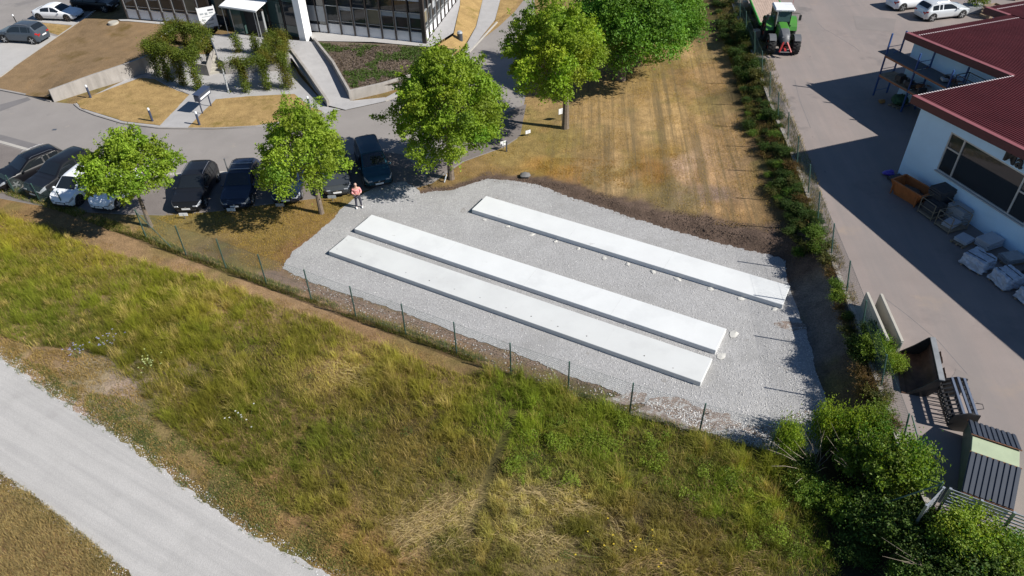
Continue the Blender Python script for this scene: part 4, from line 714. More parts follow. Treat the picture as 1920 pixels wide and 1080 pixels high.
# ---- office building
m_white = mat('white_panel', (.72, .73, .75), .45, var=.03, scale=1); m_frame = mat('dark_bronze_frame', (.045, .037, .035), .45, metal=.2, var=.1); m_alu = mat('aluminium_frame', (.55, .57, .58), .4, metal=.5, var=.05)
m_gl = glass_mat('office_glass', (.025, .03, .035), .02); m_gl2 = glass_mat('office_glass_green', (.05, .085, .08), .03); m_blind = mat('window_blind', (.34, .36, .38), .8, var=.05); m_blind2 = mat('window_blind_tan', (.20, .17, .11), .8, var=.1); m_dint = mat('dark_interior', (.03, .03, .033), .9); m_render = mat('white_render', (.80, .81, .82), .8, var=.03, scale=1.5, bump=.003, bscale=30)
office = thing('office_building', 'flat roofed office building with white panels and dark glass, entrance under a canopy', 'building', G(580, 59, PZ)); OO = office.location.copy()
def facade(p0, p1, n, h, seed, first=0):
    p0, p1 = Vector(p0)-OO, Vector(p1)-OO; d = (p1-p0); L = d.length; d.normalize(); nn = Vector((d.y, -d.x, 0)); w_ = L/n; r_ = random.Random(seed)
    M = Matrix(((d.x, nn.x, 0, p0.x), (d.y, nn.y, 0, p0.y), (0, 0, 1, 0), (0, 0, 0, 1)))
    def B(name, m_, x0, x1, y0, y1, z0, z1, par=office): mb = MB(); mb.bb(x0, y0, z0, x1, y1, z1, M=M); return mb.build(name, m_, par)
    B('wall', m_dint, 0, L, -.5, -.16, -.3, h); B('plinth', m_frame, 0, L, -.16, .02, -.3, .06)
    for fl in range(2):
        z0 = .07+fl*3.45
        for i in range(n):
            x0 = i*w_; x1 = x0+w_; a, b = x0+.06, x1-.06
            B('spandrel_panel', m_white, a, b, -.10, -.03, z0, z0+.86); B('sill', m_alu, a, b, -.12, .05, z0+.865, z0+.90)
            f = B('window', m_alu, a, a+.05, -.10, .03, z0+.905, z0+2.5); f2 = MB(); f2.bb(b-.05, -.10, z0+.905, b, .03, z0+2.5, M=M); f2.bb(a+.052, -.10, z0+2.45, b-.052, .03, z0+2.5, M=M); f2.bb(a+.052, -.10, z0+1.12, b-.052, -.02, z0+1.16, M=M); f2.build('frame', m_alu, f)
            B('pane', m_gl, a+.055, b-.055, -.09, -.07, z0+.91, z0+2.44, f)
            bl = r_.choice([0, .35, .45, .6, 1.0, 1.3]) if seed != 5 else (0, .3, 0, 1.25, .42, .42, .42)[i % 7]
            if bl: B('blind', m_blind if bl < 1 else m_blind2, a+.06, b-.06, -.066, -.06, z0+2.44-bl, z0+2.44, f)
            B('glass_panel', m_gl, a, b, -.10, -.06, z0+2.53, z0+3.42)
        for i in range(n+1): B('mullion', m_frame, i*w_-.05, i*w_+.05, -.15, .10, z0, z0+3.44)
    return M, L
pB0, pB1 = G(617, 63.5, PZ), G(797, 82, PZ)
facade(pB0, pB1, 7, 7.0, 5)
pS = G(858, 0, PZ); facade(pB1+(pS-pB1).normalized()*.12, pB1+(pS-pB1)*1.6, 14, 7.0, 6)
pA0, pA1 = G(241, 35.5, PZ), G(402, 49, PZ)
facade(pA0, pA1, 7, 7.0, 8)
def obox(name, m_, a, b, y0, y1, z0, z1):        # a box along the line a-b
    a, b = Vector(a)-OO, Vector(b)-OO; d = b-a; L = d.length; d.normalize(); nn = Vector((d.y, -d.x, 0)); M = Matrix(((d.x, nn.x, 0, a.x), (d.y, nn.y, 0, a.y), (0, 0, 1, 0), (0, 0, 0, 1))); mb = MB(); mb.bb(0, y0, z0, L, y1, z1, M=M); return mb.build(name, m_, office)
obox('corner_post', m_frame, pB1-Vector((.15, -.05, 0)), pB1+Vector((.17, -.05, 0)), -.1, .16, -.3, 7)
dB = (pB1-pB0).normalized(); nB = Vector((dB.y, -dB.x, 0)); pW = G(562, 74, PZ)
# white wall slab beside the entrance, and the two narrow bays next to it
obox('white_wall_slab', m_render, pW, pW+dB*.62, -1.1, 0, -.3, 8)
q0 = G(582, 60, PZ); 
for k in range(2):
    a = q0.lerp(pB0, k/2+.02); b = q0.lerp(pB0, k/2+.48); obox('spandrel_panel', m_white, a, b, -.12, -.04, .1, .75); obox('blind', m_blind, a, b, -.06, -.04, 1.05, 2.4); obox('glass_panel', m_gl, a, b, -.14, -.10, .78, 3.4); obox('mullion', m_frame, a-dB*.06, a+dB*.02, -.15, .05, 0, 3.4)
obox('wall', m_dint, q0, pB0, -.5, -.16, -.3, 7)
# entrance glazing, doors, canopy
pE0, pE1 = pA1+Vector((.0, 0, 0)), pW
obox('wall', m_dint, pE0-dB*.2, pE1, -2.6, -2.3, -.3, 7); nE = 6; dE = (pE1-pE0)
for k in range(nE):
    a = pE0+dE*(k/nE+.01); b = pE0+dE*((k+1)/nE-.01)
    for z0, z1 in ((.05, 1.0), (1.04, 3.0), (3.05, 5.0), (5.05, 6.9)): obox('glass_panel', m_gl2 if (k+int(z0)) % 3 else m_gl, a, b, -.35, -.31, z0, z1)
    obox('mullion', m_frame, a-dE.normalized()*.05, a+dE.normalized()*.03, -.4, -.25, 0, 6.9)
cC = G(473, 66, PZ); rc = heading(pE0, pE1); Mc = Matrix.Translation(cC-OO)@Matrix.Rotation(rc, 4, 'Z')
def cb(name, m_, *b): mb = MB(); mb.bb(*b, M=Mc); return mb.build(name, m_, office)
cb('vestibule_glass', m_gl2, -1.75, -.1, .0, -.75, .04, 2.3); cb('vestibule_glass', m_gl, .85, -.1, .0, 1.7, .04, 2.3); cb('door_leaf', m_gl2, -.72, -.16, .02, -.62, .82, 2.25)
for x_ in (-1.78, -.72, .82, 1.72): cb('door_post', m_alu, x_, -.13, 0, x_+.06, .07, 2.35)
cb('door_recess', m_dint, -.7, .3, .02, .8, .36, 2.3); cb('door_head', m_frame, -1.8, -.14, 2.36, 1.8, .08, 2.5)
mb = MB(); mb.add([(-2.0, -.95, 2.62), (1.9, -.95, 2.62), (1.9, .75, 2.95), (-2.0, .75, 2.95), (-2.0, -.95, 2.70), (1.9, -.95, 2.70), (1.9, .75, 3.03), (-2.0, .75, 3.03)], [(3, 2, 1, 0), (4, 5, 6, 7), (0, 1, 5, 4), (1, 2, 6, 5), (2, 3, 7, 6), (3, 0, 4, 7)], Mc); mb.build('canopy', m_render, office)
for x_ in (-1.9, 1.8): mb = MB(); mb.tube([Mc@Vector((x_, -.85, 2.6)), Mc@Vector((x_, -.85, 0))], .03, 6); mb.build('canopy_post', m_alu, office)
obox('canopy_gutter', m_alu, cC+Mc.to_3x3()@Vector((-2.0, -1.02, 0)), cC+Mc.to_3x3()@Vector((1.9, -1.02, 0)), -.02, .06, 2.58, 2.66)
R_ = [pA0, pA1, pE0+dE*.1+Vector((0, 2.2, 0)), pE1+Vector((0, 2.2, 0)), pB0, pB1, pB1+(pS-pB1)*1.6, pB1+(pS-pB1)*1.6+Vector((-40, 8, 0)), pA0+Vector((3, 14, 0))]
mb = MB(); mb.prism([((p-OO).x, (p-OO).y) for p in R_], 7.0, 7.4); mb.build('roof', mat('flat_roof', (.3, .3, .3), .9), office)
mb = MB(); mb.prism([((p-OO).x*1+(.3 if i < 2 else 0), (p-OO).y+.5) for i, p in enumerate((pA0, pA1, pA1+Vector((1, 12, 0)), pA0+Vector((3, 13, 0))))], -.3, 7); mb.build('core_wall', m_dint, office)
# paved strip at the foot of the left facade
zpatch('building_apron', [(222, 37, .97), (241, 36.5, PZ), (402, 50, PZ), (400, 55, PZ), (241, 40, PZ), (226, 40, .97)], m_white_pave, dz=.03, inner=0)
# ---- free standing walls of the forecourt
def wall(name, label, pts, th, m_, cat='wall'):   # pts: (px,py of the foot, foot z, top z)
    P = [(G(p[0], p[1], p[2]), p[3]) for p in pts]; o0 = P[0][0].copy(); mb = MB(); S = []
    for i, (p, zt) in enumerate(P):
        t = P[min(i+1, len(P)-1)][0]-P[max(i-1, 0)][0]; t.z = 0; t.normalize(); n = Vector((-t.y, t.x, 0))*th
        S.append([Vector((p.x, p.y, p.z-.3))-o0, Vector((p.x, p.y, zt))-o0, Vector((p.x+n.x, p.y+n.y, zt))-o0, Vector((p.x+n.x, p.y+n.y, p.z-.3))-o0])
    for i in range(len(S)-1): mb.add(S[i]+S[i+1], [(0, 4, 5, 1), (1, 5, 6, 2), (2, 6, 7, 3)]+([(0, 1, 2, 3)] if i == 0 else [])+([(4, 7, 6, 5)] if i == len(S)-2 else []))
    return tag(mb.build(name, m_, loc=o0, bevel=.01), label, cat)
wall('retaining_wall', 'long weathered concrete retaining wall holding back the brown lawn', [(102, 192, 0, 1.0), (180, 167, 0, 1.15), (250, 146, 0, 1.28), (300, 128, 0, 1.35), (352, 116, 0, 1.35)], .22, m_conc)
wall('retaining_wall', 'concrete wall on the left side of the entrance ramp', [(614, 200, 0.05, .55), (575, 150, .05, 1.05), (548, 116, .05, 1.25)], -.22, m_conc)
wall('retaining_wall', 'concrete wall between the entrance ramp and the planting bed', [(656, 188, .08, .85), (624, 128, .55, 1.15), (588, 78, PZ, 1.3)], -.2, m_conc)
wall('retaining_wall', 'low concrete front wall of the planting bed', [(657, 187, .08, .82), (720, 173, .05, .82), (790, 152, .05, .82), (850, 112, .05, .9)], .2, m_conc)
wall('retaining_wall', 'concrete wall in front of the entrance terrace behind the right pergola', [(424, 140, 0, PZ+.1), (470, 137, 0, PZ+.1), (548, 132, 0, PZ+.1)], .2, m_conc)
wall('stair_wall', 'low concrete cheek wall beside the entrance steps', [(364, 138, 0, .95), (393, 143, 0, .95), (402, 118, .5, 1.35), (406, 100, .9, 1.3)], .16, m_conc)
root = thing('entrance_steps', 'concrete steps up to the entrance terrace between the pergolas', 'steps', G(412, 138, 0)); ang = heading(G(412, 138), G(410, 118))
for k in range(5):
    mb = MB(); mb.box((.15+k*.32, 0, .1+k*.1), (.34, 1.7, .2+k*.2)); mb.build('step', m_concp, root)
root.rotation_euler = (0, 0, ang)
m_rail = mat('blue_grey_steel', (.10, .13, .19), .4, metal=.3, var=.05)
root = thing('handrail', 'blue grey steel handrail beside the entrance steps', 'railing', G(409, 112, PZ)); o0 = root.location
p_, q_ = G(409, 112, PZ)-o0, G(393, 72, PZ)-o0
for zz in (.5, .95): mb = MB(); mb.tube([p_+Vector((0, 0, zz)), q_+Vector((0, 0, zz))], .025, 6); mb.build('rail', m_rail, root)
for k in range(4): c = p_.lerp(q_, k/3); mb = MB(); mb.tube([c, c+Vector((0, 0, .95))], .022, 6); mb.build('baluster', m_rail, root)
# ---- pergolas under climbing plants
m_steelp = mat('pergola_steel', (.35, .37, .38), .5, metal=.3)
def vine(root, segs, seed, tone, per=620, r=.27):
    rg = np.random.default_rng(seed); Ls = []; Cs = []
    for (a, b, rr_) in segs:
        a, b = np.array(a), np.array(b); L = np.linalg.norm(b-a); n = int(per*L*(rr_/.3)); t = rg.random((n, 1)); bulge = .7+.6*vn(t[:, 0]*L, np.zeros(n), .5, seed % 30)[:, None]
        P = a+(b-a)*t+rg.normal(size=(n, 3))*rr_*.5*bulge; Ls.append(P); v_ = (.6+.8*vn(P[:, 0]*1.0+P[:, 2], P[:, 1], .5, seed % 20))[:, None]; red = sst(.5, .75, vn(P[:, 0]+P[:, 2]*.5, P[:, 1], .9, seed % 20+4))[:, None]; Cs.append(np.array(tone)*v_*(1-red*.5)+np.array((.17, .115, .02))*red*.5)
    P = np.concatenate(Ls); me = leaf_mesh('climbing_plant', P, rg.uniform(.07, .14, len(P)), np.concatenate(Cs), rg=rg); me.materials.append(m_leaf); return inst('climbing_plant', me, root)
def pergola(label, foot, tops, beams, seed, tone, hz, thick=()):
    root = thing('pergola', label, 'pergola', G(*foot[0])); o0 = root.location; segs = []
    T = [tuple(G(*t)-o0) for t in tops]; Fp = [tuple(G(*f)-o0) for f in foot]
    for i, f in enumerate(Fp): mb = MB(); t = (f[0], f[1], hz-o0.z); mb.tube([f, t], .05, 6); mb.build('post', m_steelp, root); segs.append((f, t, .62 if i in thick else .44))
    for a, b in beams:
        pa = (*(Fp[a][:2]), hz-o0.z) if a < 100 else T[a-100]; pb = (*(Fp[b][:2]), hz-o0.z) if b < 100 else T[b-100]; mb = MB(); mb.tube([pa, pb], .045, 6); mb.build('beam', m_steelp, root); segs.append((pa, pb, .50))
    vine(root, segs, seed, tone); return root
VG = (.12, .16, .022)
pergola('large pergola overgrown with climbing plants left of the entrance steps', [(298, 143, .03), (318, 152, .03), (345, 160, .03), (374, 168, .03), (330, 84, PZ), (352, 88, PZ), (388, 92, PZ)], [(272, 88, 2.9), (335, 48, 3.3), (388, 62, 3.2)], [(0, 1), (1, 2), (2, 3), (0, 100), (100, 101), (101, 102), (3, 102), (4, 5), (5, 6), (3, 6), (1, 4)], 401, VG, 2.75)
pergola('pergola overgrown with climbing plants in front of the office entrance', [(464, 173, .03), (503, 168, .03), (541, 165, .03), (448, 98, PZ), (482, 100, PZ), (515, 98, PZ), (534, 98, PZ)], [(432, 118, 2.3), (535, 66, 3.3)], [(100, 0), (0, 1), (1, 2), (2, 6), (5, 6), (5, 1)], 402, VG, 2.5, thick=(2, 5, 6))
root = thing('steel_column', 'grey steel column topped by a tuft of climbing plant by the entrance steps', 'column', G(429, 173, .03)); mb = MB(); mb.tube([(0, 0, 0), (0, 0, 2.2)], .07, 8); mb.build('shaft', mat('column_grey', (.38, .40, .42), .5), root, smooth=True); vine(root, [((0, 0, 1.95), (0, 0, 2.5), .3), ((0, 0, 0), (.2, 0, .1), .18)], 403, VG, 400)
# ---- forecourt furniture
m_boll = mat('bollard_blue', (.04, .055, .10), .4, var=.05); m_lens = mat('bollard_lens', (.7, .72, .74), .3)
for (x, y, lb) in ((170, 183, 'blue bollard light at the end of the long retaining wall'), (286, 227, 'blue bollard light on the small dry lawn left of the path'), (374, 234, 'blue bollard light on the right small lawn beside the letterboxes'), (581, 205, 'bollard light in the shade of the ramp wall')):
    root = thing('bollard_light', lb, 'bollard', G(x, y, .06)); mb = MB(); mb.cyl((0, 0, .45), .085, .9, n=14); mb.build('post', m_boll, root, smooth=True); mb = MB(); mb.cyl((0, 0, .955), .08, .11, n=14); mb.build('lens', m_lens, root, smooth=True); mb = MB(); mb.cyl((0, 0, 1.04), .09, .06, n=14, r2=.06); mb.build('cap', m_lens, root, smooth=True)
pm, pn = G(380, 213, .04), G(396, 199, .04); root = thing('letterbox_bank', 'dark blue bank of letterboxes on two legs beside the path', 'letterbox', pm, heading(pm, pn)); Lm = (pn-pm).length
mb = MB(); mb.box((Lm/2, 0, 1.28), (Lm+.35, .45, .5)); mb.build('box', mat('letterbox_blue', (.05, .06, .09), .4), root, bevel=.02); mb = MB(); mb.box((Lm/2, -.235, 1.22), (Lm+.1, .02, .14)); mb.build('flap_strip', m_white, root)
mb = MB(); mb.add([(-.2, -.27, 1.53), (Lm+.2, -.27, 1.53), (Lm+.2, .27, 1.60), (-.2, .27, 1.60), (-.2, -.27, 1.56), (Lm+.2, -.27, 1.56), (Lm+.2, .27, 1.63), (-.2, .27, 1.63)], [(3, 2, 1, 0), (4, 5, 6, 7), (0, 1, 5, 4), (1, 2, 6, 5), (2, 3, 7, 6), (3, 0, 4, 7)]); mb.build('lid', m_boll, root)
for x_ in (0, Lm): mb = MB(); mb.box((x_, 0, .52), (.07, .07, 1.04)); mb.build('leg', m_boll, root)
pb = G(378, 54, PZ+.35); pb2 = G(410, 48, PZ+.35); root = thing('company_sign', 'white company sign board on posts in front of the office', 'sign', Vector((pb.x, pb.y, PZ)), heading(pb, pb2)); Ls_ = (pb2-pb).length
mb = MB(); mb.box((Ls_/2, 0, 1.25), (Ls_, .12, 1.75)); mb.build('board', m_white, root); 
for x_ in (.05, Ls_-.05): mb = MB(); mb.box((x_, .1, 1.1), (.08, .08, 2.2)); mb.build('post', m_alu, root)
m_s1 = mat('sign_grey', (.33, .36, .38), .5); m_s2 = mat('sign_dark', (.08, .09, .11), .5)
for (x_, z_, w_, h_, q) in ((.34, 1.62, .30, .14, m_s1), (.72, 1.58, .22, .2, m_s1), (1.15, 1.62, .34, .1, m_s1), (1.45, 1.86, .5, .13, m_s2), (1.0, 1.34, Ls_-.1, .05, m_s1), (.38, 1.05, .3, .16, m_s1), (.95, .98, .42, .1, m_s1), (1.4, 1.05, .2, .2, m_s1), (.8, .66, .7, .08, m_s1)):
    mb = MB(); mb.box((min(x_, Ls_-.35), -.066, z_), (w_ if w_ < 1.2 else Ls_-.12, .008, h_)); mb.build('lettering', q, root)
mb = MB(); mb.cyl((0, 0, .42), .24, .7, n=16); root = thing('litter_bin', 'dark litter bin on the dry verge by the office corner', 'bin', G(863, 78, .3)); mb.build('drum', mat('bin_dark', (.05, .06, .075), .5), root, smooth=True); mb = MB(); mb.cyl((0, 0, .86), .26, .16, n=16, r2=.18); mb.build('hood', mat('bin_lid', (.30, .33, .36), .4), root, smooth=True); mb = MB(); mb.tube([(0, 0, 0), (0, 0, .1)], .06, 8); mb.build('foot', m_s1, root)
mb = MB(); mb.cyl((0, 0, .05), .5, .22, n=18, r2=.46); tag(mb.build('shaft_cover', m_concp, loc=G(213, 44, .92), smooth=True), 'round pale concrete shaft cover on the brown lawn', 'manhole')
root = thing('light_box', 'small dark box lamp on the brown lawn beside the left pergola', 'lamp', G(323, 68, PZ)); mb = MB(); mb.box((0, 0, .35), (.42, .34, .3)); mb.build('housing', m_s2, root, bevel=.02); mb = MB(); mb.box((0, 0, .1), (.12, .12, .24)); mb.build('stand', m_s2, root)
def sign(label, x, y, w_, h_, z0, post=True, rz=0, mm=None):
    p = GT(x, y); root = thing('small_sign', label, 'sign', p, rz); mb = MB(); mb.box((0, 0, z0+h_/2), (w_, .03, h_)); mb.build('plate', mm or m_white, root); mb = MB(); mb.tube([(0, .02, -.1), (0, .02, z0+h_*.8)], .02, 5); mb.build('stake', m_s2, root)
    mb = MB(); mb.box((0, -.018, z0+h_*.5), (.035, .006, h_*.8)); mb.build('print', m_s1, root)
sign('white sign plate in front of the trunk of the broad yellow green tree', 1053, 226, .55, .42, .55, rz=.5); sign('small white sign at the edge of the bays between the two large trees', 990, 255, .4, .25, .2, rz=.5); sign('low white sign beside the black post under the large light green tree', 944, 281, .45, .33, .35, rz=.5)
mb = MB(); mb.box((0, 0, .38), (.10, .10, .8)); root = thing('marker_post', 'short black post beside the low white sign', 'post', GT(950, 284)); mb.build('post', m_s2, root)
for (x, y, lb) in ((347, 411, 'white reserved sign in front of the black estate car'), (436, 402, 'white reserved sign in front of the dark blue estate with roof bars'), (527, 393, 'grey reserved sign on a stake in front of the dark sedan'), (624, 378, 'reserved sign on a stake in front of the grey car')): sign(lb, x, y, .52, .2, .25, mm=m_white if x < 500 else m_s1)
mb = MB(); mb.tube([(0, 0, .02), (.18, .1, .55)], .05, 8); tag(mb.build('plastic_pipe', mat('pale_pipe', (.6, .62, .64), .5), loc=GT(833, 342), smooth=True), 'pale plastic pipe leaning at the foot of the large light green tree', 'pipe')
mb = MB(); mb.blob((0, 0, .1), (.75, .6, .34), 77, n=7, m=12, j=.12); tag(mb.build('boulder', mat('grey_stone', (.16, .155, .155), .9, var=.15, scale=4, bump=.02, bscale=8), loc=GT(985, 331), smooth=True), 'flat dark grey boulder on the lawn at the edge of the pad', 'stone')
root = thing('drain_cover', 'small dark drain plate on the road in front of the long retaining wall', 'drain', G(102, 243, .02)); mb = MB(); mb.box((0, 0, 0), (.3, .22, .012)); mb.build('plate', m_s2, root)
# ================================================================== WORKS HALL AND YARD
AX = math.radians(18.5); HC = G(1682, 327, ZY)
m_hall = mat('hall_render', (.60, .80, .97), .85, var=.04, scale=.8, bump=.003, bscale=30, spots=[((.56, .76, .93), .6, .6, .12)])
m_roof = mat('maroon_trapezoid_sheet', (.115, .026, .030), .6, var=.16, scale=.6, spec=.2); m_verge = mat('maroon_flashing', (.24, .075, .082), .5, var=.06); m_fascia = mat('maroon_fascia', (.11, .03, .035), .5, var=.08); m_glint = mat('pale_eave_glint', (.78, .70, .70), .4, var=.05)
hall = thing('works_hall', 'white rendered works hall with a maroon corrugated metal roof', 'building', HC, AX); HS = .96; hall.scale = (HS, HS, HS)
def hz(y): return 5.10-.048*(y-.6)
def HB(name, m_, *b, par=None, bevel=0): mb = MB(); mb.bb(*b); return mb.build(name, m_, par or hall, bevel=bevel)
# walls: west wall has a long glazed opening
wy0, wy1, wz0, wz1 = -8.75, -2.5, 1.75, 4.25
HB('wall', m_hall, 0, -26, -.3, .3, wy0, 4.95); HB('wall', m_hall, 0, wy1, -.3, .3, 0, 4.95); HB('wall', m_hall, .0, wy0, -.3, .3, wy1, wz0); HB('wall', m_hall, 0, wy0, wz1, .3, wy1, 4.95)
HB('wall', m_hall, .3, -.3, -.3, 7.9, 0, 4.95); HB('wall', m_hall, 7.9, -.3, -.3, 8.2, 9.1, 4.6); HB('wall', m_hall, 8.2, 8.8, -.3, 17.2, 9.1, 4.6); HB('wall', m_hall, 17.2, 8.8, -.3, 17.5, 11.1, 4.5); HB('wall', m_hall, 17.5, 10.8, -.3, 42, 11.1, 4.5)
HB('wall', mat('dark_interior', (.03, .03, .033), .9), 1.2, wy0-.4, 1.0, 1.25, wy1+.4, 4.6)
HB('window_sill', m_alu, -.10, wy0-.05, wz0-.06, .12, wy1+.05, wz0+.0)
w_ = HB('window', m_alu, .02, wy1-.09, wz0, .16, wy1, wz1); HB('frame', m_alu, .02, wy0, wz1-.09, .16, wy1-.09, wz1, par=w_); HB('frame', m_alu, .02, wy0, wz0, .16, wy1-.09, wz0+.08, par=w_)
for y_ in (-3.53, -7.6, wy0+.05): HB('frame', m_alu, .02, y_-.05, wz0+.08, .16, y_+.05, wz1-.09, par=w_)
for a, b in ((-3.48, -2.59), (wy0+.1, -7.65)): HB('frame', m_alu, .03, a, 3.24, .15, b, 3.33, par=w_); HB('pane', m_gl, .07, a, 3.33, .09, b, wz1-.09, par=w_); HB('pane', m_gl, .07, a, wz0+.08, .09, b, 3.24, par=w_)
HB('pane', m_gl, .08, -7.55, wz0+.08, .10, -3.58, wz1-.09, par=w_)
# lettering on the wall
for txt, y_, s_ in (('M', -6.08, 1.0), ('a', -6.86, 1.0)):
    cu = bpy.data.curves.new('letter', 'FONT'); cu.body = txt; cu.size = .98*s_; cu.extrude = .045; cu.offset = .022; tmp = bpy.data.objects.new('letter_tmp', cu); COL.objects.link(tmp); dg = bpy.context.evaluated_depsgraph_get(); me = bpy.data.meshes.new_from_object(tmp.evaluated_get(dg)); bpy.data.objects.remove(tmp)
    me.materials.clear(); me.materials.append(mat('sign_black', (.02, .02, .022), .5)); inst('wall_letter', me, hall, (-.07, y_, 4.42), (math.radians(90), 0, math.radians(-90)))
# roof: trapezoid profile running north-south
def roofpart(x0, x1, y0, y1):
    mb = MB(); xs = []; p = .2; x = x0
    while x < x1-.001:
        for dx, dz in ((0, 0), (.085, 0), (.105, .062), (.175, .062), (.2, 0)):
            if x+dx <= x1+1e-6: xs.append((x+dx, dz))
        x += p
    mb.grid([[(a, y0, hz(y0)+b) for a, b in xs], [(a, y1, hz(y1)+b) for a, b in xs]]); mb.build('roof_sheet', m_roof, hall, fix=False)
    mb = MB(); mb.add([(x0, y0, hz(y0)-.14), (x1, y0, hz(y0)-.14), (x1, y1, hz(y1)-.14), (x0, y1, hz(y1)-.14), (x0, y0, hz(y0)-.012), (x1, y0, hz(y0)-.012), (x1, y1-.06, hz(y1)-.012), (x0, y1-.06, hz(y1)-.012)], [(3, 2, 1, 0), (4, 5, 6, 7), (0, 1, 5, 4), (1, 2, 6, 5), (2, 3, 7, 6), (3, 0, 4, 7)]); mb.build('roof_deck', m_fascia, hall)
roofpart(-.05, 7.55, -26, .6); roofpart(7.56, 16.9, -26, 9.5); roofpart(16.91, 42, -26, 11.6)
def verge(x, y0, y1):
    for nm, m_, dx0, dx1, dz0, dz1 in (('verge_flashing', m_verge, -.30, .0, .05, .085), ('fascia', m_fascia, -.32, -.27, -.40, .045)):
        mb = MB(); V = [(x+dx, y, hz(y)+dz) for y in (y0, y1) for dx, dz in ((dx0, dz0), (dx1, dz0), (dx1, dz1), (dx0, dz1))]; mb.add(V, [(0, 1, 2, 3), (7, 6, 5, 4), (0, 4, 5, 1), (1, 5, 6, 2), (2, 6, 7, 3), (3, 7, 4, 0)]); mb.build(nm, m_, hall)
    mb = MB(); V = [(x+dx, y, hz(y)+dz) for y in (y0, y1-.1) for dx, dz in ((-.265, -.3), (.28, -.3), (.28, -.2), (-.265, -.2))]; mb.add(V, [(0, 1, 2, 3), (7, 6, 5, 4), (0, 4, 5, 1), (1, 5, 6, 2), (2, 6, 7, 3), (3, 7, 4, 0)]); mb.build('soffit', m_fascia, hall)
verge(-.05, -26, .62); verge(7.55, .62, 9.52); verge(16.9, 9.5, 11.62)
def glint_strip(x0, x1, y, ins=0):  # sun glint along the north sheet ends, put in as a pale raised strip
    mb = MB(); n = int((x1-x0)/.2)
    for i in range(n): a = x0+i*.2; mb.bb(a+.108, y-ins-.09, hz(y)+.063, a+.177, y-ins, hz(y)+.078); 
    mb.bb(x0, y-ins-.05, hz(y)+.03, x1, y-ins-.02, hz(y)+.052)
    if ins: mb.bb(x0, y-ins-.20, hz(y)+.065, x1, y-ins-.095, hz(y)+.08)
    mb.build('eave_glint', m_glint, hall)
glint_strip(-.05, 7.5, .62); glint_strip(7.56, 16.85, 9.5, .55); glint_strip(16.95, 41.8, 11.6, .5)
mb = MB(); mb.tube([(-.12, -.25, 0), (-.12, -.25, .1)], .05, 6); 
# ---- pallet rack against the far wing
def HL_(x, y, z=0): return hall.matrix_basis@Vector((x, y, z))
HM = Matrix.Translation(HC)@Matrix.Rotation(AX, 4, 'Z')@Matrix.Scale(HS, 4)
def hp(x, y, z=0): return HM@Vector((x, y, z))
m_blue = mat('rack_blue', (.03, .075, .22), .5, var=.06); m_beam = mat('rack_beam_orange', (.36, .13, .06), .6, var=.1); m_deck = mat('rack_deck_board', (.10, .105, .115), .8, var=.1); m_wood = mat('weathered_wood', (.30, .225, .155), .85, var=.2, scale=5, streak=((.16, .12, .085), .5, (1, 8, 8)))
rack = thing('pallet_rack', 'blue pallet rack with orange beams along the shaded hall wall', 'rack', hp(6.3, .9), AX)
for y_ in (0, 2.85, 5.7, 8.5):
    for x_ in (0, 1.2): mb = MB(); mb.bb(x_-.05, y_-.04, 0, x_+.05, y_+.04, 4.55 if y_ > 8 else 4.2); mb.build('upright', m_blue, rack)
    for k in range(5): mb = MB(); z_ = .4+k*.8; mb.bar((.05, y_, z_), (1.15, y_, z_+(.5 if k % 2 else -.0)), .03); mb.build('lattice', m_blue, rack)
for z_ in (1.5, 2.9):
    for x_ in (-.055, 1.2):
        for y_ in (0, 2.85, 5.7): mb = MB(); L_ = 2.85 if y_ < 5 else 2.8; mb.bb(x_-.03, y_+.045, z_, x_+.03, y_+L_-.045, z_+.12); mb.build('beam', m_beam, rack)
    for y_ in (0, 2.85, 5.7):
        mb = MB(); mb.bb(-.1, y_+.05, z_+.125, 1.25, y_+(2.78 if y_ < 5 or z_ < 2 else 3.5), z_+.165); mb.build('deck', m_deck if z_ > 2 else m_wood, rack)
cage = thing('wire_cage', 'dark wire mesh cage standing on the upper rack deck', 'cage', hp(6.35, 1.6, 3.07), AX); m_ir = mat('dark_iron', (.045, .04, .04), .6, var=.15)
for x_ in (0, 1.0):
    for y_ in (0, 1.9): mb = MB(); mb.tube([(x_, y_, 0), (x_, y_, 1.05)], .035, 5); mb.build('corner_post', m_ir, cage)
for z_ in (.05, 1.05):
    for a, b in (((0, 0), (1, 0)), ((1, 0), (1, 1.9)), ((1, 1.9), (0, 1.9)), ((0, 1.9), (0, 0))): mb = MB(); mb.tube([(*a, z_), (*b, z_)], .03, 5); mb.build('rail', m_ir, cage)
mb = MB()
for k in range(18): y_ = .1+k*.1; mb.tube([(0, y_, .05), (0, y_, 1.05)], .006, 3); mb.tube([(1, y_, .05), (1, y_, 1.05)], .006, 3)
for k in range(9): z_ = .1+k*.1; mb.tube([(0, 0, z_), (0, 1.9, z_)], .006, 3); mb.tube([(1, 0, z_), (1, 1.9, z_)], .006, 3)
mb.build('mesh', m_ir, cage, fix=False)
def junk(name, label, cat, loc, seed, n, size, mats_, rz=AX):
    root = thing(name, label, cat, loc, rz); r_ = random.Random(seed)
    for k in range(n):
        mb = MB(); d = [r_.uniform(.15, .5)*s for s in size]; mb.box((r_.uniform(-.5, .5)*size[0], r_.uniform(-.5, .5)*size[1], d[2]/2+r_.uniform(0, .3)*size[2]), d, rz=r_.uniform(0, 3)); mb.build('piece', r_.choice(mats_), root, bevel=.01)
    return root
m_gs = mat('grey_stone_tile', (.33, .335, .35), .8, var=.12, scale=3); m_rust = mat('rusty_steel', (.20, .09, .045), .75, var=.3, scale=4, bump=.005, bscale=20)
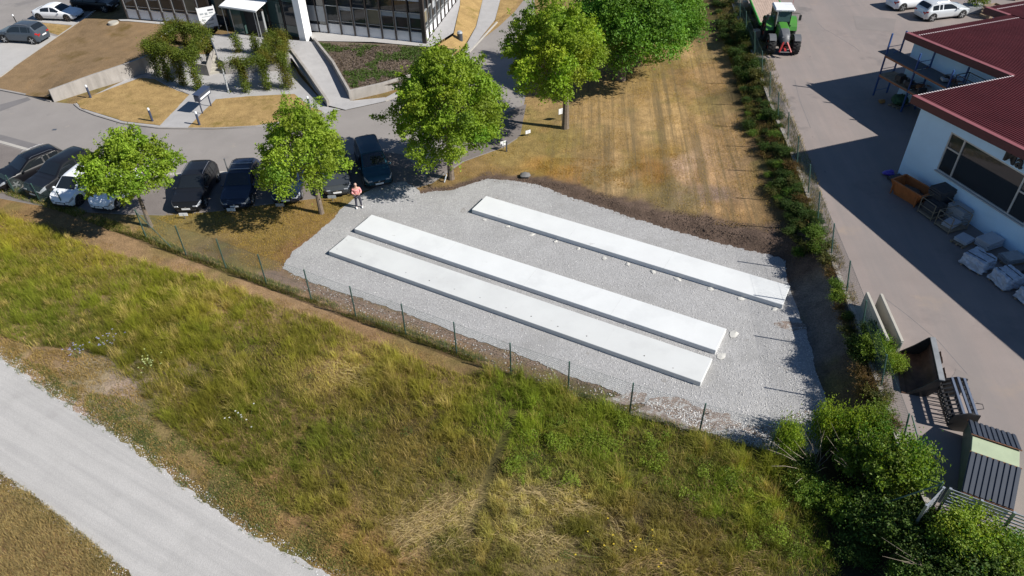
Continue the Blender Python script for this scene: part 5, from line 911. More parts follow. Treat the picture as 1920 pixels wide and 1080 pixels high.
for i, (x_, y_, z_, lb) in enumerate(((6.9, 1.2, 3.07, 'grey machine part on the upper rack deck beside the wire cage'), (6.9, 4.1, 3.07, 'dark machine parts on the upper rack deck left of the cage'), (6.8, 7.6, 1.67, 'black machine parts on the lower rack shelf at its far end'), (6.8, 6.2, 1.67, 'rusty black machine parts in the middle of the lower rack shelf'))):
    junk('machine_parts', lb, 'machine parts', hp(x_, y_, z_), 500+i, 9, (.9, 1.3, .9), [m_ir, m_ir, m_rust, m_gs])
def pallet(label, loc, rz, group=None, w_=.8, l_=1.2):
    root = thing('wooden_pallet', label, 'pallet', loc, rz, group)
    for k in range(5): mb = MB(); mb.box((0, -w_/2+.07+k*(w_-.14)/4, .125), (l_, .12, .022)); mb.build('board', m_wood, root)
    for k in (-1, 0, 1): mb = MB(); mb.box((0, k*(w_/2-.07), .064), (l_, .1, .09)); mb.build('runner', m_wood, root)
    return root
p_ = G(1680, 203, ZY); pallet('wooden pallet on the ground under the far end of the rack', p_+Vector((.3, .4, 0)), AX+.2); r_ = thing('netting_pile', 'dark green bundle of netting on a pallet under the rack', 'netting', p_+Vector((.3, .4, .14)), 0)
mb = MB(); mb.blob((0, 0, .32), (1.15, .95, .75), 520, n=8, m=14, j=.16); mb.build('bundle', mat('green_netting', (.03, .085, .04), .8, var=.3, scale=8, bump=.03, bscale=14), r_, smooth=True); mb = MB(); mb.tube([(-.5, 0, .3), (0, 0, .72), (.5, 0, .3)], .015, 4); mb.build('strap', m_ir, r_)
p_ = G(1652, 193, ZY); mb = MB(); mb.blob((0, 0, .12), (.5, .4, .28), 523, j=.25); tag(mb.build('orange_sack', mat('orange_sack', (.35, .18, .06), .8, var=.2), loc=p_, smooth=True), 'small orange sack on the ground beside the rack', 'sack')
# ---- along the west wall: skip, stillages, slabs, wrapped bundles
m_or = mat('orange_paint', (.42, .13, .035), .55, var=.15, scale=3, spots=[((.22, .08, .03), 2.5, .62, .1)])
def tub(label, loc, rz):
    root = thing('tipping_skip', label, 'skip', loc, rz); L_, W_, h_, t = 2.1, 1.15, .75, .04
    def side(name, pts): mb = MB(); mb.add(pts, [(0, 1, 2, 3)]); o = mb.build(name, m_or, root); s = o.modifiers.new('thickness', 'SOLIDIFY'); s.thickness = t; return o
    B_ = [(-L_*.36, -W_/2+.1, .2), (L_*.36, -W_/2+.1, .2), (L_*.36, W_/2-.1, .2), (-L_*.36, W_/2-.1, .2)]; T_ = [(-L_/2, -W_/2, h_+.1), (L_/2, -W_/2, h_+.1), (L_/2, W_/2, h_+.1), (-L_/2, W_/2, h_+.1)]
    for i in range(4): j = (i+1) % 4; side('side', [B_[i], B_[j], T_[j], T_[i]])
    side('floor', B_)
    for i in range(4): j = (i+1) % 4; mb = MB(); mb.bar(T_[i], T_[j], .09, .07); mb.build('rim', m_or, root)
    for s in (-1, 1): mb = MB(); mb.box((0, s*.38, .09), (1.5, .14, .18)); mb.build('fork_pocket', m_or, root)
    for s in (-1, 1): mb = MB(); mb.bar((L_*.4*s, -W_/2-.02, .03), (L_*.4*s, -W_/2-.02, .8), .08, .06); mb.build('rib', m_or, root)
    mb = MB(); mb.blob((0, 0, .42), (1.6, .95, .35), 531, j=.3); mb.build('rubble', mat('skip_rubble', (.09, .07, .055), .95, var=.3, scale=8), root)
tub('orange tipping skip half full of rubble by the hall wall', hp(-1.25, -2.45), AX-math.pi/2+.12)
def stillage(label, loc, rz, seed, tiles):
    root = thing('steel_stillage', label, 'stillage', loc, rz); r_ = random.Random(seed); L_, W_, h_ = 1.25, 1.0, 1.0; m_st = mat('tan_steel_tube', (.24, .19, .13), .6, var=.2)
    for x_ in (-L_/2, L_/2):
        for y_ in (-W_/2, W_/2): mb = MB(); mb.tube([(x_, y_, 0), (x_, y_, h_)], .03, 5); mb.build('post', m_st, root)
    for z_ in (.12, h_*.55, h_):
        for a, b in (((-1, -1), (1, -1)), ((1, -1), (1, 1)), ((1, 1), (-1, 1)), ((-1, 1), (-1, -1))):
            if z_ > .9 and a == (-1, -1): continue
            mb = MB(); mb.tube([(a[0]*L_/2, a[1]*W_/2, z_), (b[0]*L_/2, b[1]*W_/2, z_)], .022, 5); mb.build('rail', m_st, root)
    mb = MB(); mb.bb(-L_/2, -W_/2, .14, L_/2, W_/2, .17); mb.build('base', m_wood, root)
    return root
def tiles(label, loc, rz, n, m_, seed, size=(.9, .6), th=.06, up=False, group=None):
    root = thing('tile_stack', label, 'stone stack', loc, rz, group); r_ = random.Random(seed)
    for k in range(n):
        mb = MB()
        if up: mb.box((-.45+k*.9/n, r_.uniform(-.02, .02), .32), (.055, size[0]*.9, .6+r_.uniform(-.06, .06)))
        else: mb.box((r_.uniform(-.04, .04), r_.uniform(-.04, .04), th/2+k*(th+.006)), (size[0], size[1], th), rz=r_.uniform(-.06, .06))
        mb.build('tile', m_, root)
    return root
m_dt = mat('dark_roof_tile', (.06, .058, .062), .8, var=.2, scale=4); m_lt = mat('pale_stone_slab', (.45, .46, .50), .7, var=.08, scale=2)
stillage('tan steel stillage with dark tiles next to the orange skip', hp(-1.25, -4.35), AX, 541, 8); tiles('row of dark upright tiles in the stillage next to the orange skip', hp(-1.25, -4.35, .18), AX, 12, m_dt, 542, up=True)
tiles('dark tiles stacked high against the wall behind the orange skip', hp(-.5, -3.9, 1.02), AX, 5, m_dt, 543, (1.2, .9), .07); tiles('dark pile of tiles on the ground against the wall beside the skip', hp(-.5, -3.9), AX, 13, m_dt, 548, (1.15, .85), .07)
stillage('tan steel stillage with pale sheets further along the hall wall', hp(-1.3, -5.75), AX, 544, 5); tiles('pale sheets piled in the second steel stillage', hp(-1.3, -5.75, .18), AX+.2, 5, m_lt, 545, (.75, .6), .05)
tiles('grey stone tiles stacked behind the second stillage', hp(-.45, -5.3), AX, 12, m_gs, 546, (.7, 1.1), .07)
def on_pallet(label, plabel, x_, y_, n, m_, seed, rz=0.0, size=(1.0, .75)):
    pallet(plabel, hp(x_, y_), AX+rz); tiles(label, hp(x_, y_, .14), AX+rz, n, m_, seed, size, .055)
on_pallet('few pale broken slabs lying on a pallet by the hall wall', 'low wooden pallet carrying the few broken pale slabs', -1.7, -7.15, 3, m_lt, 551, .15, (.8, .7)); on_pallet('stack of pale slabs on a pallet closest to the hall wall', 'wooden pallet under the pale slab stack closest to the wall', -.75, -7.9, 7, m_lt, 552, .05, (1.15, .8))
on_pallet('small dark stone stack behind the wrapped bundles', 'wooden pallet under the small dark stone stack', -.75, -9.4, 5, m_gs, 553, -.1, (1.0, .7)); on_pallet('low dark stack of stones at the wall beyond the wrapped bundles', 'wooden pallet under the low dark stack beyond the bundles', -.75, -10.9, 6, m_dt, 554, .1, (1.0, .7))
m_wrap = mat('shrink_wrap', (.46, .50, .58), .3, var=.2, scale=5, bump=.05, bscale=6, spec=.6)
def bundle(label, x_, y_, seed, d, rz=0.0):
    root = thing('wrapped_bundle', label, 'wrapped pallet', hp(x_, y_), AX+rz, 'wrapped bundles by the hall wall'); r_ = random.Random(seed)
    me = bpy.data.meshes.new('wrap'); bm = bmesh.new(); bmesh.ops.create_cube(bm, size=1); bmesh.ops.subdivide_edges(bm, edges=bm.edges[:], cuts=5, use_grid_fill=True)
    for v in bm.verts:
        v.co.z += .5; e = 1-.12*v.co.z**2; v.co.x *= e; v.co.y *= e; v.co += Vector((r_.uniform(-.04, .04), r_.uniform(-.04, .04), r_.uniform(-.06, .05) if v.co.z > .2 else 0)); v.co = Vector((v.co.x*d[0], v.co.y*d[1], v.co.z*d[2]+.12))
    bm.to_mesh(me); bm.free(); me.materials.append(m_wrap); inst('wrap', me, root)
    for k in (-1, 0, 1): mb = MB(); mb.box((0, k*d[1]*.38, .06), (d[0]*.96, .1, .11)); mb.build('runner', m_wood, root)
    for k in (-.25, .25): mb = MB(); mb.bb(d[0]*k-.02, -d[1]*.46, .12+d[2], d[0]*k+.02, d[1]*.46, .135+d[2]); mb.build('strap', m_ir, root)
bundle('first wrapped grey bundle from the orange skip', -2.75, -9.1, 561, (1.15, 1.25, .62), .2); bundle('second wrapped grey bundle from the orange skip', -2.55, -10.75, 562, (1.1, 1.15, .62), -.1); bundle('third wrapped grey bundle, cut by the right edge', -2.4, -12.3, 563, (1.2, 1.2, .6), .1); bundle('wrapped bundle at the wall behind the third one', -1.0, -12.3, 564, (1.1, 1.1, .6), 0)
mb = MB(); mb.blob((0, 0, .14), (.8, .5, .3), 571, j=.25); tag(mb.build('tarpaulin', mat('violet_tarp', (.10, .06, .42), .5, var=.1), loc=hp(-.55, .15), rz=.3, smooth=True), 'crumpled violet tarpaulin at the corner of the hall', 'tarpaulin')
tiles('few dark paving slabs leaning low at the hall corner', hp(-.55, -.7), AX, 3, m_dt, 572, (.9, 1.0), .06)
# ---- precast angle walls, loader bucket, skeleton grapple, waste container
for (a, b, lb) in (((1629, 548), (1668, 637), 'pale precast concrete wall element nearest the fence'), ((1655, 551), (1695, 640), 'pale precast concrete wall element facing the open yard')):
    pa, pb_ = G(*a, ZY+1.0), G(*b, ZY+1.0); L_ = (pa-pb_).length; root = thing('wall_element', lb, 'concrete element', Vector((pa.x, pa.y, ZY+.02)), heading(pa, pb_), 'precast wall elements')
    mb = MB(); mb.prism([(0, 0), (-.62, 0), (-.62, .10), (-.15, .14), (-.13, 1.0), (0, 1.0)], 0, L_, 'x'); mb.build('element_body', m_concp, root, bevel=.012)
    for x_ in (.02, L_-.02): mb = MB(); mb.box((x_+(.03 if x_ > 1 else -.03), -.06, .75), (.05, .03, .3)); mb.build('joint_key', m_alu, root)
m_bk = mat('black_loader_paint', (.035, .033, .033), .45, var=.2, scale=3); m_bi = mat('worn_rust_steel', (.10, .052, .032), .7, var=.4, scale=3, bump=.01, bscale=12)
bc = (G(1697, 662, ZY)+G(1697, 735, ZY))/2; bd = heading(G(1740, 637, ZY+1.1), G(1757, 718, ZY+1.1)); bu = thing('loader_bucket', 'large black wheel loader bucket with rusty inside lying open to the fence', 'loader bucket', Vector((bc.x+.12, bc.y-.1, ZY+.02)), bd); BW = 2.6
prof = [(-.30, .0), (.30, .0), (.58, .10), (.76, .42), (.80, .80), (.76, 1.12)]      # y east, z up (bucket section)
def strip(name, pr, t, m_, x0, x1):
    mb = MB(); mb.grid([[(x0, p[0], p[1]) for p in pr], [(x1, p[0], p[1]) for p in pr]]); o = mb.build(name, m_, bu, smooth=True); s = o.modifiers.new('thickness', 'SOLIDIFY'); s.thickness = t; s.offset = 0; return o
strip('shell', prof, .03, m_bk, -BW/2, BW/2); strip('liner', [(p[0]-.035*(i > 1), p[1]+.035) for i, p in enumerate(prof[:-1])], .01, m_bi, -BW/2+.03, BW/2-.03)
for s in (-1, 1): mb = MB(); mb.prism(prof+[(.62, 1.12), (.2, .55)], s*BW/2-.02, s*BW/2+.02, 'x'); mb.build('cheek', m_bk, bu)
mb = MB(); mb.box((0, .78, 1.14), (BW+.06, .22, .05)); mb.build('top_plate', mat('worn_grey_steel', (.22, .23, .24), .5, var=.15), bu)
mb = MB(); mb.box((0, -.36, .03), (BW+.04, .18, .05)); mb.build('cutting_edge', m_bi, bu)
for x_ in (-.55, -.2, .45, .8): mb = MB(); mb.prism([(.80, .35), (1.06, .5), (1.14, .8), (1.02, 1.08), (.94, .95), (1.0, .8), (.80, .75)], x_-.03, x_+.03, 'x'); mb.build('hook', m_bi, bu)
gp = thing('skeleton_grapple', 'black skeleton bucket grapple with curved bars beside the loader bucket', 'grapple', Vector((*G(1793, 757, ZY+.55).to_2d(), ZY+.02)), heading(G(1778, 718, ZY+.6), G(1803, 795, ZY+.6))); GW_ = 2.0
gpr = [(.45, 0), (-.1, 0), (-.42, .15), (-.55, .5), (-.5, .85), (-.2, 1.0)]
for k in range(9): x_ = -GW_/2+.08+k*(GW_-.16)/8; mb = MB(); mb.tube([(x_, a, b) for a, b in gpr], .035, 5); mb.build('tine', m_bk, gp)
m_gs2 = mat('blue_grey_bar', (.16, .19, .25), .4, metal=.3, var=.1)
for (a, b, m_) in ((.45, .05, m_bk), (-.1, 1.0, m_gs2), (-.52, .75, m_bk), (.0, .08, m_bk), (.1, 1.08, m_gs2), (.35, 1.05, m_gs2), (.5, .6, m_bk)): mb = MB(); mb.bar((-GW_/2, a, b), (GW_/2, a, b), .09, .09); mb.build('cross_bar', m_, gp)
for s in (-1, 1): mb = MB(); mb.prism([(.5, 0), (-.1, 0), (-.4, .15), (-.5, .5), (-.4, .9), (.1, 1.1), (.5, 1.05)], s*GW_/2-.025, s*GW_/2+.025, 'x'); mb.build('side_plate', m_bk, gp)
for k in range(7): x_ = -GW_/2+.2+k*.3; mb = MB(); mb.tube([(x_, .1, 1.08), (x_, .45, 1.0), (x_, .52, .6)], .022, 5); mb.build('upper_tine', m_bk, gp)
mb = MB(); mb.tube([(.2, .55, .9), (.25, .78, .95), (.45, .8, .9), (.5, .55, .85)], .018, 6); mb.build('hydraulic_hose', m_bk, gp)
pa = G(1805, 920, ZY+.8); pb_ = G(1897, 953, ZY+.8); rc = heading(pa, pb_); ct = thing('waste_container', 'pale green waste container with two ribbed black lids', 'container', Vector((pa.x, pa.y, ZY+.02)), rc); CW, CL = (pb_-pa).length, 3.6
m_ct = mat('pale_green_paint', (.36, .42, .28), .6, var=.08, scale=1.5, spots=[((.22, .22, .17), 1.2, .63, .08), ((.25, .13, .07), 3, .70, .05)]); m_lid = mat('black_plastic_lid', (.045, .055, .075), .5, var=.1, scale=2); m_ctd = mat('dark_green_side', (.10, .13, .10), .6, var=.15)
mb = MB(); mb.prism([(0, .15), (CL, .15), (CL, .78), (2.3, 1.36), (1.45, 1.36), (0, .78)], 0, CW, 'x'); mb.build('body', m_ct, ct, bevel=.01)
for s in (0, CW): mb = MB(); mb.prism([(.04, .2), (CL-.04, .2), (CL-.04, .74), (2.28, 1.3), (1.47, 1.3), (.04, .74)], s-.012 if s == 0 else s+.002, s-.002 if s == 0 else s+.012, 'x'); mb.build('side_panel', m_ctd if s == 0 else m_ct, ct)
for (y0, z0, y1, z1) in ((1.42, 1.40, -.08, .80), (2.33, 1.40, CL+.08, .80)):
    lid = MB(); n = 9
    lid.add([(-.05, y0, z0), (CW+.05, y0, z0), (CW+.05, y1, z1), (-.05, y1, z1), (-.05, y0, z0+.03), (CW+.05, y0, z0+.03), (CW+.05, y1, z1+.03), (-.05, y1, z1+.03)], [(3, 2, 1, 0), (4, 5, 6, 7), (0, 1, 5, 4), (1, 2, 6, 5), (2, 3, 7, 6), (3, 0, 4, 7)]); lo = lid.build('lid', m_lid, ct)
    for k in range(n):
        x_ = .0+k*(CW-.08)/(n-1)+.04; mb = MB(); mb.bar((x_, y0, z0+.045), (x_, y1, z1+.045), .10, .035); mb.build('lid_rib', m_lid, lo)
    mb = MB(); mb.tube([(-.06, y0, z0+.02), (CW+.06, y0, z0+.02)], .025, 6); mb.build('hinge', m_rust, ct); mb = MB(); mb.bar((-.06, y1, z1-.02), (CW+.06, y1, z1-.02), .05, .05); mb.build('lid_edge', m_rust, ct)
for x_ in (.1, CW-.1): mb = MB(); mb.box((x_, CL/2, .08), (.12, CL*.92, .14)); mb.build('skid', m_rust, ct)
# ---- far end of the yard: planter, crates, blocks
p_ = G(1826, 22, ZY); root = thing('planter', 'stone planter with a small tree behind the silver estate car', 'planter', p_); mb = MB(); mb.bb(-.9, -.6, 0, .9, .6, .6); mb.build('trough', m_gs, root, bevel=.03); inst('plant', SH[1][0], root, (0, 0, .5), sc=(.9, .9, 1.8)); inst('stems', SH[1][1], root, (0, 0, .5), sc=(.5, .5, 1.5))
p_ = G(1856, 32, ZY); root = thing('wooden_crate', 'brown wooden crate by the hall roof behind the silver estate car', 'crate', p_, AX)
for s in (-1, 1):
    for k in range(4): mb = MB(); mb.box((0, s*.5, .14+k*.25), (1.4, .04, .2)); mb.build('slat', m_wood, root)
    for k in range(4): mb = MB(); mb.box((s*.7, 0, .14+k*.25), (.04, .96, .2)); mb.build('slat', m_wood, root)
mb = MB(); mb.box((0, 0, .04), (1.38, .95, .05)); mb.build('floor', m_wood, root)
p_ = G(1905, -10, ZY); root = thing('timber_stack', 'stack of brown timber at the top right edge', 'timber', p_, AX)
for k in range(18): mb = MB(); mb.box((-1.4+.19*(k % 9)*1.6, 0, .15+.3*(k//9)), (.22, 2.6, .22)); mb.build('beam', m_wood, root)
for (x, y, lb) in ((1395, 15, 'pale timber block beside the trailer by the yard fence'), (1417, 70, 'pale timber block beside the tractor by the yard fence')):
    root = thing('timber_block', lb, 'timber', G(x, y, ZY), .1)
    for k in range(3): mb = MB(); mb.box((0, -.14+k*.15, .3+.02*k), (.5, .13, .6)); mb.build('beam', mat('pale_timber', (.5, .40, .31), .8, var=.1), root)
# ================================================================== VEHICLES AND PERSON
m_tyre = mat('tyre_rubber', (.022, .022, .023), .85, var=.1); m_rim = mat('alloy_rim', (.45, .46, .47), .35, metal=.7, var=.03); m_rimd = mat('dark_rim', (.10, .085, .08), .4, metal=.5); m_arch = mat('wheel_arch_black', (.012, .012, .012), .9)
m_cg = glass_mat('car_glass', (.012, .015, .018), .03); m_hl = mat('headlight_glass', (.32, .34, .37), .12, var=0, spec=.8); m_tl = mat('tail_light_red', (.38, .015, .015), .2, var=0); m_pl = mat('number_plate', (.75, .75, .75), .5, var=0); m_trim = mat('black_trim', (.02, .02, .02), .5, var=0); m_chr = mat('chrome', (.6, .6, .62), .2, metal=.9, var=0)
def paint(name, c, metal=.0): return mat(name, c, .35, metal=metal, var=.02, scale=2, coat=.25, spec=.35)
STY = {  # top line along the car (t rear 0 .. front 1, height fraction), belt fraction, window stations
 'hatch': ([(0, .40), (.02, .62), (.05, .70), (.13, .97), (.22, 1.0), (.5, 1.0), (.58, .97), (.78, .66), (.86, .62), (.96, .52), (.985, .42), (1, .36)], .62, (.07, .14, .57, .79)),
 'suv': ([(0, .40), (.015, .60), (.04, .66), (.12, .95), (.2, .99), (.45, 1.0), (.55, .97), (.71, .66), (.78, .63), (.95, .56), (.985, .46), (1, .38)], .61, (.05, .13, .545, .715)),
 'wagon': ([(0, .40), (.015, .60), (.03, .64), (.11, .93), (.2, .98), (.42, 1.0), (.53, .97), (.69, .65), (.76, .61), (.95, .52), (.985, .43), (1, .36)], .60, (.04, .12, .525, .70)),
 'sedan': ([(0, .42), (.015, .60), (.12, .64), (.17, .66), (.29, .93), (.38, .99), (.48, 1.0), (.55, .96), (.70, .63), (.77, .60), (.95, .50), (.985, .42), (1, .36)], .60, (.175, .285, .55, .705)),
 'coupe': ([(0, .42), (.015, .62), (.06, .66), (.12, .69), (.30, .93), (.40, .99), (.48, 1.0), (.56, .95), (.71, .63), (.78, .60), (.95, .49), (.985, .41), (1, .35)], .60, (.125, .30, .56, .715)),
 'van': ([(0, .35), (.012, .55), (.02, .62), (.05, .95), (.1, .985), (.4, 1.0), (.60, .97), (.78, .62), (.84, .56), (.96, .48), (.988, .40), (1, .33)], .58, (.025, .048, .605, .785))}
def car(label, loc, rz, L, W, H, style, body, rim=None, group='parked cars', glass=None, rails=False, plate=True, cat='car', bars=False):
    top, bf, (r0, r1, f0, f1) = STY[style]; root = thing('parked_car', label, cat, loc, rz, group); glass = glass or m_cg; rim = rim or m_rim
    tt = np.array([p[0] for p in top]); th = np.array([p[1] for p in top])
    ts = np.unique(np.concatenate([np.linspace(0, 1, 41), tt])); zt = np.interp(ts, tt, th)*H
    zs = zt.copy()
    for _ in range(2): zs[1:-1] = .25*zs[:-2]+.5*zs[1:-1]+.25*zs[2:]
    def ztop(t): return np.interp(t, ts, zs)
    def hw(t): e = abs(t-.5)*2; return W/2*(1-.30*max(0, (e-.80)/.20)**2.4-.03*e*e)
    def belt(t): return min(ztop(t), H*(bf-.015*(t-.3)*2))
    def ring(t):
        zT = ztop(t); zb = belt(t); w_ = hw(t); k = min(1, max(0, (zT-zb)/(H*(1-bf)))); tw = w_*(.95-.20*k); z0 = .2+(.10 if t > .97 or t < .02 else 0)
        return [(w_*.86, z0), (w_*.98, z0+.12), (w_, (z0+zb)*.52), (w_*.985, zb-.05), (w_*.95, zb), (tw, max(zb, zT-.05*k-.02)), (tw*.82, zT-.006), (tw*.4, zT+.01*k), (0, zT+.014*k)]
    P = []
    for t in ts:
        R = ring(t); x = (t-.5)*L; P.append([(x, -y, z) for y, z in R]+[(x, y, z) for y, z in R[-2::-1]])
    mb = MB(); mb.grid(P); mb.add(P[0], [tuple(range(len(P[0])-1, -1, -1))]); mb.add(P[-1], [tuple(range(len(P[0])))])
    mb.build('body', body, root, smooth=True, ang=38)
    mb = MB(); mb.bb(-L*.46, -W*.42, .16, L*.46, W*.42, .24); mb.build('underbody', m_arch, root)
    # wind screens: across the top surface
    def screen(name, a, b, sgn, m_, kk=.86):
        g_ = []
        for i in range(9):
            t = a+(b-a)*i/8; R = ring(t); tw = R[5][0]; row = []
            for j in range(9):
                q = -1+2*j/8; y = q*tw*kk; z = np.interp(abs(y), [0, R[7][0], R[6][0], R[5][0]], [R[8][1], R[7][1], R[6][1], R[5][1]]); row.append(((t-.5)*L+sgn*.010, y, z+.012))
            g_.append(row)
        mb = MB(); mb.grid(g_); return mb.build(name, m_, root, smooth=True)
    screen('windscreen', f0+.008, f1-.012, 1, glass); screen('rear_window', r0+.008, r1-.004, -1, glass, .82)
    # side windows
    def side(a, b, s):
        g_ = []
        for i in range(8):
            t = a+(b-a)*i/7; R = ring(t); lo, hi = R[4], R[5]; row = []
            for j in range(4): v = .10+.76*j/3; row.append(((t-.5)*L, s*(lo[0]+(hi[0]-lo[0])*v+.010), lo[1]+(hi[1]-lo[1])*v))
            g_.append(row)
        mb = MB(); mb.grid(g_); mb.build('side_window', glass, root, smooth=True)
    m0 = (r1+f0)/2+.03
    for s in (-1, 1):
        side(m0+.012, f1-.045, s); side({'wagon': r1+.16, 'van': r1+.16, 'coupe': r1-.05, 'sedan': r1}.get(style, r1+.07), m0-.012, s)
        if style in ('wagon', 'van', 'suv'): side(r1+.015, r1+(.14 if style != 'suv' else .055), s)
    def patch(name, m_, t0, t1, v0, v1, s, off=.010):   # patch on the flank between ring points 2..4
        g_ = []
        for i in range(4):
            t = t0+(t1-t0)*i/3; R = ring(t); row = []
            for j in range(3):
                v = v0+(v1-v0)*j/2; y = np.interp(v, [0, 1, 2], [R[2][0], R[3][0], R[4][0]]); z = np.interp(v, [0, 1, 2], [R[2][1], R[3][1], R[4][1]]); row.append(((t-.5)*L+off*(1 if t > .5 else -1), s*(y+off), z))
            g_.append(row)
        mb = MB(); mb.grid(g_); return mb.build(name, m_, root, smooth=True)
    zf = ztop(.985)
    for s in (-1, 1):
        patch('headlight', m_hl, .915, .992, .45, 1.7, s); patch('tail_light', m_tl, .006, .055, .7, 1.9, s)
        mb = MB(); mb.box((L*.495, s*W*.30, zf-.06), (.05, W*.13, .08)); mb.build('headlight', m_hl, root, bevel=.015)
        mb = MB(); mb.box((-L*.488, s*W*.31, H*.50), (.05, W*.16, .13)); mb.build('tail_light', m_tl, root, bevel=.01)
        mb = MB(); mb.blob(((f1-.035-.5)*L, s*(W/2+.06), H*bf+.04), (.16, .22, .15), 3, 5, 8, .03); mb.build('mirror', body, root, smooth=True)
    mb = MB(); mb.box((L*.5+.004, 0, zf-.16), (.03, W*.40, .11)); mb.build('grille', m_trim, root, bevel=.01); mb = MB(); mb.box((L*.5+.004, 0, .32), (.03, W*.62, .13)); mb.build('lower_grille', m_trim, root, bevel=.01)
    mb = MB(); mb.box((L*.5+.024, 0, zf-.12), (.012, .12, .09)); mb.build('badge', m_chr, root)
    if plate: mb = MB(); mb.box((L*.5+.025, 0, .43), (.012, .52, .11)); mb.build('number_plate', m_pl, root); mb = MB(); mb.box((-L*.5-.012, 0, H*.42), (.012, .52, .11)); mb.build('number_plate', m_pl, root)
    if rails or bars:
        for s in (-1, 1): mb = MB(); zr = H+.05; mb.tube([((r1+.06-.5)*L, s*W*.355, ztop(r1+.06)), ((r1+.1-.5)*L, s*W*.355, ztop(r1+.1)+.055), ((f0-.06-.5)*L, s*W*.355, ztop(f0-.06)+.055), ((f0-.02-.5)*L, s*W*.355, ztop(f0-.02))], .018, 5); mb.build('roof_rail', m_chr if rails else m_trim, root)
    if bars:
        for t in (.32, .47): mb = MB(); mb.bar(((t-.5)*L, -W*.37, H+.06), ((t-.5)*L, W*.37, H+.06), .06, .03); mb.build('roof_bar', m_rim, root)
    rw = .33 if H < 1.6 else .355
    for t in (.175, .815):
        for s in (-1, 1):
            x = (t-.5)*L; wy = s*(hw(t)-.085)
            mb = MB(); mb.cyl((x, s*(hw(t)-.06), rw+.02), rw+.065, .135, 'y', 22); mb.build('wheel_arch', m_arch, root)
            wh = MB(); n = 22
            pr = [(rw-.09, -.10), (rw-.02, -.10), (rw, -.07), (rw, .07), (rw-.02, .10), (rw-.09, .10)]
            g_ = [[(x+r*math.cos(2*math.pi*k/n), wy+y_+s*.012, rw+r*math.sin(2*math.pi*k/n)) for r, y_ in pr] for k in range(n+1)]; wh.grid(g_); wo = wh.build('wheel', m_tyre, root, smooth=True)
            mb = MB(); mb.cyl((x, wy+s*.06, rw), rw-.085, .06, 'y', 18); mb.build('disc', m_trim, wo)
            mb = MB()
            for k in range(5):
                a = k*2*math.pi/5; mb.bar((x, wy+s*.10, rw), (x+(rw-.09)*math.cos(a), wy+s*.10, rw+(rw-.09)*math.sin(a)), .03, .085)
            mb.cyl((x, wy+s*.10, rw), .06, .04, 'y', 10); mb.build('rim', rim, wo)
    return root
def by_front(fr, rr_, L):      # front bumper point and rear roof point (px, py, z) -> location and heading
    a = G(*fr); b = G(*rr_); h_ = heading(b, a); d = Vector((math.cos(h_), math.sin(h_), 0)); return Vector((a.x, a.y, .018))-d*L/2, h_
p_black = paint('black_paint', (.010, .011, .014)); p_navy = paint('navy_paint', (.012, .022, .05)); p_white = paint('white_paint', (.78, .80, .83)); p_teal = paint('teal_blue_paint', (.012, .055, .085), .3); p_grey = paint('dark_grey_paint', (.06, .068, .078), .3); p_mid = paint('steel_grey_paint', (.085, .105, .13), .4); p_silver = paint('silver_paint', (.62, .65, .67), .3); p_blk2 = paint('deep_black_paint', (.006, .006, .008))
def C_(label, fr, rr_, L, W, H, st, p, **k): loc, h_ = by_front(fr, rr_, L); return car(label, loc, h_, L, W, H, st, p, **k)
van = C_('dark teal blue compact van parked beside the person', (712, 345, .4), (689, 266, 1.72), 4.7, 1.85, 1.78, 'van', p_teal); hv = van.rotation_euler[2]
def front_only(label, fr, h_, L, W, H, st, p, **k): a = G(*fr); d = Vector((math.cos(h_), math.sin(h_), 0)); return car(label, Vector((a.x, a.y, .018))-d*L/2, h_, L, W, H, st, p, **k)
suv = C_('dark navy estate car with roof bars parked between the two left trees', (440, 388, .4), (457, 300, 1.5), 4.65, 1.85, 1.58, 'wagon', p_navy, bars=True); hs = suv.rotation_euler[2]
front_only('grey car behind the bare trunk of the young tree', (633, 362, .4), (hv*.6+hs*.4), 4.5, 1.8, 1.5, 'suv', p_grey); front_only('dark navy sedan half hidden under the tree nearest the person', (536, 377, .4), hs+.06, 4.6, 1.82, 1.44, 'sedan', p_navy)
C_('black estate car parked just right of the leftmost tree', (349, 393, .4), (374, 304, 1.45), 4.75, 1.88, 1.55, 'wagon', p_black, rails=True)
C_('small white hatchback with a dark windscreen beside the black suv', (114, 383, .4), (152, 318, 1.35), 3.75, 1.68, 1.5, 'hatch', p_white, rim=m_rimd)
C_('white hatchback half hidden under the leftmost tree', (186, 390, .4), (226, 322, 1.35), 3.9, 1.72, 1.45, 'hatch', p_white)
C_('large black suv second from the left edge', (62, 365, .4), (128, 290, 1.55), 4.85, 1.92, 1.66, 'suv', p_black); C_('black estate car cut by the left edge', (-8, 347, .4), (58, 290, 1.4), 4.7, 1.84, 1.5, 'wagon', p_blk2, rails=True)
def by_side(rear, front, z, s, W, L): # near side wheel contact points; s=+1: far side lies to the left of the heading
    a, b = G(*rear, z), G(*front, z); h_ = heading(a, b); n = Vector((-math.sin(h_), math.cos(h_), 0))*s; m_ = (a+b)/2+n*(W/2-.1); return Vector((m_.x, m_.y, z)), h_
l_, h_ = by_side((78, 38), (128, 40), .03, 1, 1.85, 4.7); car('white five door coupe in the upper left parking bays', l_, h_, 4.7, 1.85, 1.38, 'coupe', p_white, rim=m_rimd, group='cars in the upper parking'); n_ = Vector((-math.sin(h_), math.cos(h_), 0)); d_ = Vector((math.cos(h_), math.sin(h_), 0))
car('black car in the building shadow behind the white coupe', l_+n_*2.75+d_*2.3, h_, 4.6, 1.85, 1.6, 'suv', p_blk2, group='cars in the upper parking')
